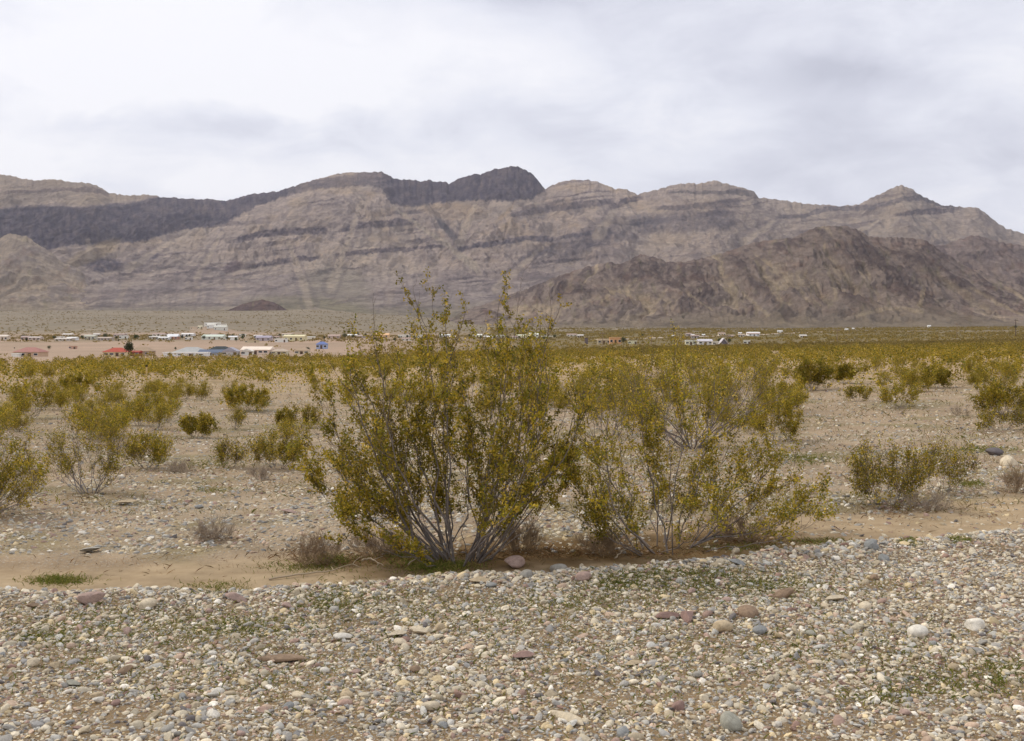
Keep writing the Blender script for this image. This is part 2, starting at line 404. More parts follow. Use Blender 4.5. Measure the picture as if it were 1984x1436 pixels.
def main_shape(P, f, X, Y):
    dip = -.11*(P-300)
    # ledges that follow the tilted strata
    crest_h = poly(CREST, P); rowl = 612+(crest_h-612)*f
    q = (rowl-dip*.9+6*fbm(P/60, rowl/60, 3, 121))/34.0
    led = (q-np.floor(q)); led = led+.0
    step = (ss(led, .0, .35)-led)*.6
    amp = (np.sin(np.pi*np.clip(f, 0, 1))**.7)
    warp = 1.2*fbm(X/700, Y/900, 3, 131)
    gul = ridged(X/520+warp*.5, Y/1900+warp*.25, 5, 141)
    gul2 = ridged(X/190+warp, Y/600, 4, 151)
    h = f-(step*34/300)*amp*.55
    h = h+amp*(.17*(gul-.55)+(.075*(gul2-.55)+.035*fbm(X/60, Y/160, 3, 161))*ss(f, .1, .45))
    return h
PALE = lin(176, 160, 149); CAP = lin(80, 75, 88); BAND = lin(78, 71, 82); LOW = lin(160, 148, 142); TAN = lin(186, 164, 138); BRN = lin(112, 94, 90)
def main_paint(P, row, wx, wy, f, X, Y, Z):
    c = np.ones(P.shape+(3,))*PALE
    c = mixc(c, ss(row, 470, 600), LOW)
    c = mixc(c, ss(row, 575, 612)*.8, lin(142, 133, 112))
    right = ss(P, 1150, 1500); c = mixc(c, right*.55, lin(152, 140, 129))
    # fine strata
    q = wy+.125*P+9*fbm(P/260, row/120, 3, 170)
    st = fbm(P/160, q/5.5, 3, 171); c = c*(1+.15*st[..., None])
    c = c*(1+.20*fbm(P/8, row/5, 4, 177)[..., None]+.16*fbm(P/30, q/2.6, 3, 179)[..., None])
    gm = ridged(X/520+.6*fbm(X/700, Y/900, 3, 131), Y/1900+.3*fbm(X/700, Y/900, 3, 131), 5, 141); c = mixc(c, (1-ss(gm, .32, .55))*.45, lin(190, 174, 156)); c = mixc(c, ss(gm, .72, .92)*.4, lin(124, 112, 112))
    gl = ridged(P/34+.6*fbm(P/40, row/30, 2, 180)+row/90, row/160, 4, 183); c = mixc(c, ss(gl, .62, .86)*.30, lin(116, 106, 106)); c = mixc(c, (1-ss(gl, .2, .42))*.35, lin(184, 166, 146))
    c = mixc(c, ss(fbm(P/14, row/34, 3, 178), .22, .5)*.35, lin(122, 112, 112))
    st2 = ss(fbm(P/300, q/9+4, 3, 175), .14, .24); c = mixc(c, st2*.7*(.4+1.2*fbm(P/120, row/60, 2, 176)).clip(0, 1.2)*(1-ss(row, 585, 605)), BAND)
    # warm patches on the upper slopes
    c = mixc(c, ss(fbm(P/70, row/35, 3, 181), .0, .4)*.5*(1-ss(row, 440, 540))*(1-right), TAN)
    # caprock: left cliff, ridge line, dark summit
    up = poly([(-700, 430), (0, 405), (40, 402), (100, 398), (150, 402), (200, 396), (250, 392), (290, 384), (330, 376), (1060, 300)], wx)
    lo = poly([(-700, 480), (0, 466), (60, 468), (75, 488), (110, 478), (140, 471), (200, 472), (280, 463), (340, 445), (440, 430), (480, 405), (540, 381), (560, 375), (620, 363), (700, 357), (740, 362), (757, 392), (800, 398), (850, 388), (900, 384), (960, 386), (1000, 387), (1030, 382), (1056, 367), (1070, 340)], wx)
    lo = lo+6*fbm(wx/9, wx*0, 3, 193)+3; k = ss(wy, up-3, up+4)*(1-ss(wy, lo-2.5, lo+3))*(1-ss(wx, 1050, 1066))
    streak = .84+.30*fbm(wx/8.0, wy/18, 4, 191)
    k2 = k*(streak+.06).clip(0, 1); c = mixc(c, k2*(1-.35*(ss(wx, 540, 600)*(1-ss(wx, 730, 760)))), CAP)
    c = mixc(c, k*ss(fbm(P/14, row/16, 4, 195), .1, .4)*.45, lin(120, 108, 106)); c = mixc(c, k*ss(fbm(P/6+3, row/40, 3, 196), .2, .5)*.4, lin(60, 56, 66))
    # pale crown above the left cliff
    c = mixc(c, (1-ss(wx, 300, 330))*(1-ss(wy, up-8, up))*.5, lin(152, 136, 116))
    D = lambda k, col=BAND, s=.8: mixc(c, np.clip(k, 0, 1)*s*(.9+.9*fbm(P/8, row/8, 4, 199)).clip(0, 1), col)
    c = D(stroke(wx, wy, [(0, 374, 2), (60, 371, 3), (120, 368, 3), (180, 366, 5), (212, 378, 4)], 4), lin(104, 90, 88), .8)
    c = D(stroke(wx, wy, [(440, 470, 3), (500, 455, 7), (560, 448, 7), (640, 448, 6)], 6))
    c = D(stroke(wx, wy, [(655, 447, 4), (700, 437, 6), (760, 432, 7), (812, 430, 6)], 6))
    c = D(stroke(wx, wy, [(480, 517, 3), (560, 503, 5), (620, 500, 4)], 4))
    c = D(stroke(wx, wy, [(650, 495, 3), (720, 487, 5), (800, 482, 4), (868, 475, 3)], 4))
    c = D(stroke(wx, wy, [(883, 484, 4), (950, 472, 5), (1010, 462, 5), (1078, 463, 4)], 4), lin(92, 87, 98))
    c = D(stroke(wx, wy, [(1082, 461, 3), (1150, 450, 4), (1160, 446, 3)], 3), lin(92, 87, 98))
    c = D(stroke(wx, wy, [(985, 418, 4), (1040, 408, 6), (1120, 397, 7), (1190, 390, 6)], 6), lin(98, 90, 96))
    c = D(stroke(wx, wy, [(1185, 402, 6), (1215, 388, 6), (1245, 384, 4)], 6))
    c = D(stroke(wx, wy, [(1270, 404, 4), (1330, 401, 6), (1400, 396, 8), (1438, 388, 7)], 6), lin(96, 88, 92))
    c = D(stroke(wx, wy, [(1290, 372, 2), (1350, 372, 3), (1410, 372, 4), (1462, 376, 6)], 4), lin(100, 94, 96))
    c = D(stroke(wx, wy, [(1500, 422, 3), (1560, 418, 4), (1600, 405, 5), (1690, 402, 5), (1750, 386, 5), (1790, 383, 6), (1830, 398, 5), (1860, 404, 4)], 5), lin(98, 92, 98))
    c = D(stroke(wx, wy, [(1730, 416, 4), (1780, 411, 5), (1850, 408, 4)], 4))
    # dark blue-grey outcrop above the brown foothills
    for b in ((1120, 470, 75, 22, -22), (1225, 440, 65, 24, -8), (1320, 430, 90, 22, -3), (1395, 425, 30, 22, 20), (1040, 492, 45, 9, -25)):
        c = D(blobm(wx, wy, *b), lin(102, 96, 102), .62)
    c = D(blobm(wx, wy, 198, 512, 40, 15, 4), lin(88, 84, 98), .85)
    c = D(blobm(wx, wy, 285, 500, 32, 6, -12), lin(88, 84, 98), .8)
    c = D(blobm(wx, wy, 450, 517, 20, 12, -20), lin(104, 88, 94), .8)
    # chutes of grey debris and pale fans
    c = mixc(c, stroke(wx, wy, [(822, 392, 7), (850, 425, 10), (880, 462, 10), (893, 476, 9)], 9, .4)*.85, lin(98, 94, 98))
    c = mixc(c, stroke(wx, wy, [(755, 395, 3), (800, 430, 5), (862, 472, 6), (930, 525, 12)], 6)*.7, lin(182, 168, 150))
    c = mixc(c, stroke(wx, wy, [(960, 430, 5), (985, 410, 5), (1000, 390, 5)], 5)*.7, lin(176, 155, 132))
    c = mixc(c, blobm(wx, wy, 650, 572, 75, 60, 12)*.65, lin(150, 141, 126))
    c = mixc(c, blobm(wx, wy, 180, 492, 60, 16, -25)*.7, lin(176, 156, 128))
    c = mixc(c, blobm(wx, wy, 60, 515, 100, 34, 20)*.6, lin(160, 146, 124))
    c = mixc(c, blobm(wx, wy, 880, 410, 60, 18, 5)*.5, lin(172, 150, 126))
    c = mixc(c, blobm(wx, wy, 600, 600, 130, 26, 6)*.5, lin(140, 134, 106))
    c = mixc(c, stroke(wx, wy, [(590, 598), (640, 602), (700, 612), (760, 620)], 2.2)*.6, lin(186, 170, 150))
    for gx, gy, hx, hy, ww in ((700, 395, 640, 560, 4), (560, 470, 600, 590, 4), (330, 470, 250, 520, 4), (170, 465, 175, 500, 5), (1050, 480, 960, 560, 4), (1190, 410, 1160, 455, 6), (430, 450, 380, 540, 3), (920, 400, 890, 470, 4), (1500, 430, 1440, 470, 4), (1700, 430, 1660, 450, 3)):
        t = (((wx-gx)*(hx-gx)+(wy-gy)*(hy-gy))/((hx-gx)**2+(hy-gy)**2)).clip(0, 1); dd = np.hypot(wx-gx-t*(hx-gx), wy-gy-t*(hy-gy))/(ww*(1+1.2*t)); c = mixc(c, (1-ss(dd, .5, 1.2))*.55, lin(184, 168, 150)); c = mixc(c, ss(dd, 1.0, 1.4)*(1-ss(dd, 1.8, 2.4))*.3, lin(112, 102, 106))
    for pts in ([(0, 585), (120, 583), (250, 575), (420, 560)], [(100, 562), (200, 545), (330, 540), (420, 545)], [(180, 548), (300, 517), (400, 520), (430, 522)],
                [(0, 572), (160, 566), (330, 562), (540, 560)], [(640, 592), (700, 575), (760, 566), (830, 572)], [(860, 545), (930, 530), (1010, 520)],
                [(420, 548), (480, 546), (540, 560)], [(0, 602), (150, 597), (330, 590), (460, 590)]):
        c = mixc(c, stroke(wx, wy, pts, 3.2)*.5*(.8+.5*fbm(P/12, row/6, 2, 203)).clip(0, 1), lin(106, 96, 98))
    return c
def build_mountains():
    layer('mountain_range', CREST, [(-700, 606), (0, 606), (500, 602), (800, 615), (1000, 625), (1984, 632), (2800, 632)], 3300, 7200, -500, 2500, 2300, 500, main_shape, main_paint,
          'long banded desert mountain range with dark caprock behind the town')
    def spur(sx, sy, amp, seed):
        def sh(P, f, X, Y):
            w = .8*fbm(X/300, Y/300, 3, seed); a = np.sin(np.pi*np.clip(f, 0, 1))**.8
            return f**1.12+a*(amp*1.6*(ridged(X/sx+w, Y/sy+w*.6, 5, seed+3, .6)-.6)+amp*.4*fbm(X/45, Y/70, 3, seed+9))
        return sh
    def foot_paint(base, dark, pale, streaks, seed, sp=(110, 1000, 421)):
        def relief(X, Y):
            w = .8*fbm(X/300, Y/300, 3, sp[2]); return ridged(X/sp[0]+w, Y/sp[1]+w*.6, 5, sp[2]+3, .6)
        def pt(P, row, wx, wy, f, X, Y, Z):
            c = np.ones(P.shape+(3,))*base
            rd = relief(X, Y)
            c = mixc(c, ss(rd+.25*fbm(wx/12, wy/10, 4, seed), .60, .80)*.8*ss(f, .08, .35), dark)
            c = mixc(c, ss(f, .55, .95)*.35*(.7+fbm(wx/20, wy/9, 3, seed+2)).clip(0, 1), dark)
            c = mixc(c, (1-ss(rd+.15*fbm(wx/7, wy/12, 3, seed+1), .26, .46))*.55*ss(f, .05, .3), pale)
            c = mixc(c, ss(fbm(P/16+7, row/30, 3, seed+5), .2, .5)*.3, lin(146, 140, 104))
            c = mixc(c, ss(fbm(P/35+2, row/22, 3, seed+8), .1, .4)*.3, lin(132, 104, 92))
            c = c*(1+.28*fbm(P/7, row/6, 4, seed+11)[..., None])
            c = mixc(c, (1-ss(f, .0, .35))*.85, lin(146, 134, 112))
            for pts, w in streaks:
                k = 0
                for (xa, ya), (xb, yb) in zip(pts[:-1], pts[1:]):
                    L = (xb-xa)**2+(yb-ya)**2; t = (((wx-xa)*(xb-xa)+(wy-ya)*(yb-ya))/L).clip(0, 1)
                    k = np.maximum(k, 1-ss(np.hypot(wx-xa-t*(xb-xa), wy-ya-t*(yb-ya))/w, .4, 1.2))
                c = mixc(c, k*.6*(.75+.6*fbm(P/5, row/5, 2, 303)).clip(0, 1), pale)
            return c
        return pt
    # rear brown hill at the right edge
    layer('rear_hill', [(1560, 660), (1640, 500), (1700, 470), (1780, 480), (1834, 473), (1884, 456), (1910, 460), (1940, 470), (1984, 476), (2060, 486), (2200, 520), (2400, 650)], [(1560, 628), (2400, 628)],
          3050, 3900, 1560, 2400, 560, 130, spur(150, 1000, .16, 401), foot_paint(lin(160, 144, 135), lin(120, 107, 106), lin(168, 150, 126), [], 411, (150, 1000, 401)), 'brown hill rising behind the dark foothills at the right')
    # main dark foothill
    st = [([(1495, 560), (1510, 580), (1530, 592)], 4), ([(1545, 530), (1552, 545), (1562, 525)], 5), ([(1548, 560), (1560, 578), (1590, 592)], 4), ([(1600, 515), (1612, 540), (1622, 580)], 5),
          ([(1612, 515), (1632, 540), (1650, 552)], 4), ([(1665, 525), (1680, 550), (1700, 570)], 4), ([(1680, 525), (1684, 550)], 4), ([(1780, 540), (1790, 560), (1780, 590)], 4),
          ([(1810, 530), (1845, 552), (1880, 570)], 4), ([(1480, 535), (1495, 560)], 3), ([(1440, 570), (1490, 612)], 4), ([(1880, 556), (1930, 585), (1980, 610)], 4), ([(1950, 556), (1984, 580)], 4),
          ([(1270, 590), (1290, 560)], 3), ([(1380, 600), (1330, 570)], 3), ([(1230, 540), (1215, 570)], 4), ([(1596, 486), (1597, 474)], 3), ([(1160, 590), (1180, 570)], 3), ([(1660, 612), (1720, 598), (1790, 602)], 5)]
    layer('foothill', [(700, 648), (800, 640), (860, 626), (900, 602), (960, 582), (1030, 556), (1056, 545), (1116, 523), (1155, 513), (1183, 508), (1201, 513), (1240, 493), (1275, 499), (1293, 508), (1320, 508), (1355, 502), (1407, 488), (1460, 470), (1510, 463), (1541, 460), (1552, 453), (1584, 439), (1637, 438), (1665, 446), (1683, 459), (1743, 460), (1789, 464), (1827, 488), (1880, 520), (1984, 556), (2150, 600), (2300, 646)], [(700, 637), (1000, 638), (1984, 634), (2300, 634)],
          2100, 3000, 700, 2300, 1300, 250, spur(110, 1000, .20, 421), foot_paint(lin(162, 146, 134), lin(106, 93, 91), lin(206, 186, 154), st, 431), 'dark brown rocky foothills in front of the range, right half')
    # pale peak standing before the left cliff
    layer('pale_hill', [(-500, 520), (-200, 470), (-60, 475), (0, 462), (15, 453), (50, 457), (75, 474), (100, 490), (120, 508), (155, 522), (175, 545), (200, 560), (240, 590), (300, 650)], [(-500, 612), (300, 620)],
          3200, 4300, -500, 300, 560, 130, spur(200, 1100, .12, 441), foot_paint(lin(178, 162, 144), lin(148, 136, 129), lin(186, 166, 140), [], 451, (200, 1100, 441)), 'pale pointed hill in front of the dark cliff at the left')
    # low dark knoll on the fan
    layer('dark_knoll', [(410, 650), (424, 609), (440, 602), (470, 589), (490, 584), (508, 580), (520, 583), (536, 588), (550, 597), (568, 607), (580, 650)], [(410, 622), (580, 622)],
          3000, 3200, 410, 580, 240, 60, spur(60, 160, .10, 461), foot_paint(lin(128, 110, 103), lin(108, 93, 92), lin(146, 128, 114), [], 471, (60, 160, 461)), 'small dark brown knoll at the foot of the range', .4)
build_mountains()

# ------------------------------------------------------------------ shrubs
def tubes(paths, r0, r1, sides):
    """paths (B,P,3) radii taper r0->r1 (B,)"""
    B, Pn, _ = paths.shape
    T = np.gradient(paths, axis=1); T /= np.linalg.norm(T, axis=2, keepdims=True)+1e-9
    ref = np.where(np.abs(T[..., 2:3]) < .9, np.array((0, 0, 1.)), np.array((1., 0, 0)))
    U = np.cross(T, ref); U /= np.linalg.norm(U, axis=2, keepdims=True)+1e-9; W = np.cross(T, U)
    t = np.linspace(0, 1, Pn)[None, :]; rad = (r0[:, None]*(1-t)+r1[:, None]*t)
    a = np.arange(sides)*2*math.pi/sides
    V = paths[:, :, None, :]+rad[:, :, None, None]*(U[:, :, None, :]*np.cos(a)[None, None, :, None]+W[:, :, None, :]*np.sin(a)[None, None, :, None])
    b = np.arange(B)[:, None, None]*Pn*sides; p = np.arange(Pn-1)[None, :, None]*sides; s = np.arange(sides)[None, None, :]; s2 = (s+1) % sides
    F = np.stack((b+p+s, b+p+s2, b+p+sides+s2, b+p+sides+s), -1).reshape(-1, 4)
    return V.reshape(-1, 3), F
def unit(v): return v/(np.linalg.norm(v, axis=-1, keepdims=True)+1e-9)
def leaves_mesh(rng, c, size, cols, up=.35, aspect=.5):
    n = len(c); u = unit(rng.normal(size=(n, 3))+np.array((0, 0, up))); w = unit(np.cross(u, rng.normal(size=(n, 3))))
    s = (size*rng.uniform(.6, 1.35, n))[:, None]
    V = np.stack((c-u*s, c+w*s*aspect, c+u*s, c-w*s*aspect), 1).reshape(-1, 3)
    F = np.arange(4*n).reshape(-1, 4)
    return V, F, np.repeat(cols, 4, axis=0)
GREENS = np.array([lin(110, 103, 26), lin(132, 115, 28), lin(152, 129, 44), lin(84, 86, 24), lin(172, 148, 80)])*1.54
def bush_data(rng, tips, base_r=.10, n1=8, n2=6, nl=20, l1=(.16, .34), l2=(.07, .17), leaf=.0085, r_stem=.011, bare=.2, tone=0.0, start=.32, greens=GREENS, sides=(6, 4, 3), spread=.014, lean=.45, dead=0.0, aspect=.5):
    tips = np.asarray(tips, float); B = len(tips)
    out = tips[:, :2]/(np.linalg.norm(tips[:, :2], axis=1, keepdims=True)+1e-6)
    p0 = np.zeros((B, 3)); p0[:, :2] = out*rng.uniform(.2, 1, (B, 1))*base_r+rng.normal(0, base_r*.25, (B, 2)); p0[:, 2] = -.03
    ctrl = p0+(tips-p0)*np.array((.62, .62, .40))+rng.normal(0, .04, (B, 3))
    Pn = 10; t = np.linspace(0, 1, Pn)[None, :, None]
    path = (1-t)**2*p0[:, None]+2*t*(1-t)*ctrl[:, None]+t*t*tips[:, None]
    L = np.linalg.norm(tips-p0, axis=1)
    wig = np.cumsum(rng.normal(0, 1, (B, Pn, 3)), axis=1); wig -= wig[:, :1]; path = path+wig*(L*.016)[:, None, None]
    if B > 9:   # neighbouring stems share one trunk low down and fork above it
        K = max(4, int(B/1.9)); cen = tips[rng.permutation(B)[:K]].copy()
        for _ in range(5):
            cid = np.argmin(((tips[:, None]-cen[None])**2*np.array((1, .35, .5))).sum(-1), 1)
            for c_ in range(K):
                if (cid == c_).any(): cen[c_] = tips[cid == c_].mean(0)
        mp_ = np.stack([path[cid == c_].mean(0) if (cid == c_).any() else path[0] for c_ in range(K)])[cid]
        wt = ss(np.linspace(0, 1, Pn), .10, rng.uniform(.34, .5))[None, :, None]; path = path*wt+mp_*(1-wt)
    r = r_stem*rng.uniform(.55, 1.1, B)*np.clip(L/1.2, .6, 1.4)
    V0, F0 = tubes(path, r, r*.16, sides[0])
    # level 1
    k = rng.uniform(start, .98, (B, n1)); k[:, 0] = 1.0
    idx = k*(Pn-1); i0 = np.clip(idx.astype(int), 0, Pn-2); fr = (idx-i0)[..., None]
    bb = np.arange(B)[:, None]
    s1 = (path[bb, i0]*(1-fr)+path[bb, i0+1]*fr).reshape(-1, 3); tg = unit((path[bb, i0+1]-path[bb, i0])).reshape(-1, 3)
    n = len(s1); d1 = unit(tg+rng.normal(0, lean, (n, 3))+np.array((0, 0, .25)))
    len1 = rng.uniform(*l1, n)*np.repeat(L, n1)*(1.15-.45*k.reshape(-1))
    P1 = 6; t = np.linspace(0, 1, P1)[None, :, None]
    path1 = s1[:, None]+d1[:, None]*len1[:, None, None]*t+np.array((0, 0, 1.))*(.16*len1)[:, None, None]*t*t
    wig = np.cumsum(rng.normal(0, 1, (n, P1, 3)), axis=1); wig -= wig[:, :1]; path1 = path1+wig*(len1*.035)[:, None, None]
    r1 = np.repeat(r, n1)*.26
    V1, F1 = tubes(path1, r1, r1*.4, sides[1])
    # level 2
    k2 = rng.uniform(.2, 1, (n, n2)); k2[:, 0] = 1
    idx = k2*(P1-1); i0 = np.clip(idx.astype(int), 0, P1-2); fr = (idx-i0)[..., None]; bb = np.arange(n)[:, None]
    s2 = (path1[bb, i0]*(1-fr)+path1[bb, i0+1]*fr).reshape(-1, 3); tg = unit(path1[bb, i0+1]-path1[bb, i0]).reshape(-1, 3)
    m = len(s2); d2 = unit(tg+rng.normal(0, .55, (m, 3))+np.array((0, 0, .3))); len2 = rng.uniform(*l2, m)
    P2 = 4; t = np.linspace(0, 1, P2)[None, :, None]
    path2 = s2[:, None]+d2[:, None]*len2[:, None, None]*t+rng.normal(0, .05, (m, P2, 3))*len2[:, None, None]*(t > 0)
    r2 = np.full(m, max(.0012, r_stem*.12))
    V2, F2 = tubes(path2, r2, r2*.6, sides[2])
    V = np.concatenate((V0, V1, V2)); F = np.concatenate((F0, F1+len(V0), F2+len(V0)+len(V1)))
    g = lin(132, 123, 117); g2 = lin(92, 78, 66)
    cb = np.concatenate((np.repeat(g[None], len(V0), 0)*rng.uniform(.75, 1.15, (B, 1)).repeat(len(V0)//B, 0), np.repeat((g*.6+g2*.4)[None], len(V1), 0), np.repeat(g2[None]*1.1, len(V2), 0)))
    # leaves in clumps along the twigs
    br = (rng.uniform(size=n) > bare); br = np.repeat(br, n2); stem_dead = np.repeat(rng.uniform(size=B) > dead, n1*n2)
    keep = br & stem_dead & (rng.uniform(size=m) > .12)
    pk = path2[keep]; mk = len(pk); q = rng.uniform(.15, 1.05, (mk, nl)); ii = np.clip((q*(P2-1)).astype(int), 0, P2-2); fr = (q*(P2-1)-ii)[..., None]
    bb = np.arange(mk)[:, None]; c = pk[bb, ii]*(1-fr)+pk[bb, ii+1]*fr+rng.normal(0, spread, (mk, nl, 3)); c = c.reshape(-1, 3)
    c[:, 2] = np.maximum(c[:, 2], .02)
    tone1 = rng.normal(0, .22, mk)+tone+np.repeat(rng.normal(0, .16, n), n2)[keep]
    gi = np.clip(rng.normal(1.6, 1.0, (mk, 1))+rng.normal(0, .7, (mk, nl)), 0, 4).astype(int)
    lc = greens[gi]*(1+tone1[:, None, None]*.9).clip(.5, 1.7)
    VL, FL, CLs = leaves_mesh(rng, c, leaf, lc.reshape(-1, 3)*rng.uniform(.85, 1.15, (mk*nl, 1)), .35, aspect)
    return (V, F, cb), (VL, FL, CLs)
def shrub_obj(parts, name, loc, rz=0, sc=1):
    (V, F, cb), (VL, FL, CL) = parts
    root = bpy.data.objects.new(name, None); COL.objects.link(root); root.location = loc; root.rotation_euler.z = rz; root.scale = (sc, sc, sc)
    root.empty_display_size = .2
    link('branches', mesh_from('branches', V, F, cb, True, M_BARK), root)
    link('foliage', mesh_from('foliage', VL, FL, CL, False, M_LEAF), root)
    return root
def copy_tree(o, parent=None):
    c = o.copy(); COL.objects.link(c); c.parent = parent
    for ch in list(o.children): copy_tree(ch, c)
    return c
def px_tips(rng, base_px, base_py, pts, depth=.55):
    bx, by = pix_ground(base_px, base_py); bz = gz(bx, by); out = []
    for (px, py) in pts:
        dy = rng.normal(0, depth*.5); yy = by+dy
        out.append(((px-CX)/FPX*yy-bx, dy, H+(HY-py)/FPX*yy-bz))
    return (bx, by, bz), out
TAKEN = []
def hero_bushes():
    rng = np.random.default_rng(7)
    A = [(640, 800), (622, 870), (650, 745), (668, 1000), (605, 925), (690, 700), (735, 770), (650, 900), (770, 665), (822, 590), (805, 650), (850, 700), (872, 660), (905, 655), (940, 650), (985, 585), (965, 670), (1010, 690), (1030, 725),
         (1064, 612), (1085, 690), (1090, 760), (1110, 800), (1050, 820), (1135, 730), (960, 750), (1000, 880), (1060, 890), (1095, 870), (705, 960), (745, 1035), (790, 880), (880, 790), (930, 870), (835, 830), (700, 830), (760, 800), (900, 720),
         (990, 790), (810, 740), (860, 920), (1030, 930), (760, 700), (1120, 850), (680, 780), (950, 820), (720, 880), (1040, 760)]
    A = [(893+(x-893)*.93, y+.13*(1086-y)) for x, y in A]+[(812, 640), (832, 628), (982, 622), (1066, 652), (655, 785), (672, 755), (690, 725), (725, 712), (1085, 730), (1095, 780), (640, 850), (650, 900)]
    loc, tips = px_tips(rng, 893, 1086, A, 1.0)
    parts = bush_data(rng, tips, .22, 11, 7, 20, l1=(.13, .30), l2=(.06, .16), leaf=.0115, r_stem=.0086, bare=.30, start=.36, spread=.013, aspect=.6)
    o = shrub_obj(parts, 'creosote_bush', loc); tag(o, 'largest creosote bush, dense olive crown on a fan of grey stems at the gravel edge', 'bush', 'creosote bushes')
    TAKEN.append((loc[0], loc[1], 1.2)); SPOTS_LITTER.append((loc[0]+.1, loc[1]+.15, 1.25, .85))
    B = [(1105, 850), (1092, 960), (1130, 780), (1170, 840), (1180, 720), (1230, 780), (1255, 720), (1300, 700), (1320, 760), (1370, 800), (1400, 740), (1440, 790), (1480, 860), (1500, 810), (1420, 880), (1560, 960), (1595, 985),
         (1540, 905), (1480, 940), (1350, 880), (1200, 900), (1260, 870), (1150, 930), (1550, 1000), (1110, 900), (1400, 960), (1330, 940), (1280, 820), (1210, 970), (1160, 990), (1300, 900)]
    B = [(1300+(x-1300)*1.03, y+.08*(1066-y)) for x, y in B]
    loc, tips = px_tips(rng, 1290, 1066, B, 1.1)
    parts = bush_data(rng, tips, .26, 12, 7, 15, l1=(.12, .28), l2=(.06, .15), leaf=.0108, r_stem=.0078, bare=.28, start=.30, spread=.016, aspect=.6, tone=.05)
    o = shrub_obj(parts, 'creosote_bush', loc); tag(o, 'sparse wide creosote bush with many thin bare stems, right of the largest bush', 'bush', 'creosote bushes')
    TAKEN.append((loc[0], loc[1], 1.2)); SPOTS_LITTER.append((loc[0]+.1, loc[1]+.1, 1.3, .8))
    # (base px, base py, crown left, right, top, bottom, stems, density, tone, label)
    L = [(172, 958, 85, 262, 790, 890, 16, 10, -.05, 'creosote bush with bare dark forked stems on the stony flat at the left', .35, .013),
         (-45, 1000, -160, 105, 800, 960, 26, 15, .0, 'creosote bush cut by the left edge of the picture', .2, .012),
         (1722, 980, 1632, 1805, 855, 930, 22, 9, -.1, 'low dark green creosote bush on the sandy wash at the right', .3, .008),
         (1822, 958, 1780, 1893, 850, 900, 10, 9, -.05, 'small leaning creosote bush just right of the low dark green one', .3, .007),
         (1340, 868, 1160, 1540, 650, 780, 36, 7, .12, 'tall yellow-green creosote bush standing behind the sparse wide bush', .2, .012),
         (1180, 845, 1110, 1260, 690, 780, 16, 8, .1, 'creosote bush seen between the two big foreground bushes', .2, .010),
         (1500, 855, 1450, 1560, 770, 830, 14, 12, .08, 'low rounded creosote bush behind the right end of the sparse wide bush', .2, .008),
         (1515, 800, 1470, 1565, 738, 780, 16, 10, .0, 'creosote bush uphill of the low rounded one, by the bare ground at the right', .2, .010),
         (1572, 757, 1538, 1616, 690, 735, 20, 14, -.22, 'dense dark rounded creosote bush on the far right flat', .05, .010),
         (1637, 743, 1614, 1658, 700, 730, 10, 12, -.2, 'small dark creosote bush right of the dense rounded one', .05, .008),
         (1812, 752, 1782, 1842, 704, 740, 14, 12, -.15, 'dark creosote bush on green ground cover, far right flat', .05, .008),
         (1732, 792, 1695, 1795, 740, 770, 14, 7, .0, 'thin creosote bush with grey base on the bare rise at the right', .3, .009),
         (1662, 778, 1635, 1692, 745, 768, 9, 6, -.1, 'small brownish shrub left of the thin grey based bush', .4, .007),
         (1950, 805, 1875, 2040, 728, 785, 26, 13, -.02, 'broad creosote bush cut by the right edge of the picture', .15, .012),
         (1940, 834, 1888, 2010, 792, 822, 14, 8, -.12, 'low straggly shrub just below the broad bush at the right edge', .4, .008),
         (60, 812, 18, 112, 715, 780, 14, 8, .02, 'greyish creosote bush at upper left behind the left edge bush', .3, .009),
         (148, 766, 118, 178, 716, 745, 10, 11, -.05, 'upright small creosote bush at the left below the dense far shrubs', .1, .008),
         (205, 850, 125, 262, 765, 820, 18, 11, .08, 'yellowish creosote bush behind the bare forked one', .2, .010),
         (300, 815, 246, 352, 752, 795, 14, 8, .06, 'pale thin creosote bush on the left flat', .3, .008),
         (287, 908, 236, 332, 828, 885, 14, 10, .0, 'creosote bush right of the bare forked one', .25, .009),
         (472, 795, 426, 522, 735, 780, 16, 12, .05, 'leafy creosote bush on the left flat beyond a grey mound', .2, .009),
         (382, 848, 345, 422, 795, 832, 12, 11, -.08, 'low olive creosote bush in the middle of the left flat', .15, .008),
         (552, 826, 534, 578, 788, 815, 9, 8, -.15, 'tiny grey-green shrub in the left flat', .3, .006),
         (600, 830, 582, 622, 782, 812, 9, 7, -.1, 'grey twiggy shrub beside the largest bush, far left flat', .4, .006),
         (538, 908, 482, 592, 838, 885, 16, 10, -.05, 'low wide creosote bush left of the largest bush', .25, .008),
         (444, 905, 416, 472, 848, 885, 9, 6, -.05, 'thin small creosote bush left of the low wide one', .4, .006)]
    for (bx, by, x0, x1, yt, yb, ns, nl, tone, lab, bare, rs) in L:
        yt = yt+(by-yt)*(.2 if bx > 700 else .28); yb = yb+(by-yb)*.14; xm = (x0+x1)/2; x0 = xm+(x0-xm)*.88; x1 = xm+(x1-xm)*.88; bare = min(.5, bare+.08)
        pts = []
        for i in range(ns):
            a = math.pi*(i+.5)/ns; px = (x0+x1)/2-(x1-x0)/2*math.cos(a)*rng.uniform(.72, .98)
            top = yb+(yt-yb)*math.sin(a)**.6*rng.uniform(.55, .98); pts.append((px, top))
        X, Y = pix_ground(bx, by); wid = (x1-x0)/FPX*Y
        loc, tips = px_tips(rng, bx, by, pts, wid*.7)
        hgt = (by-yt)/FPX*Y; sc = Y/12
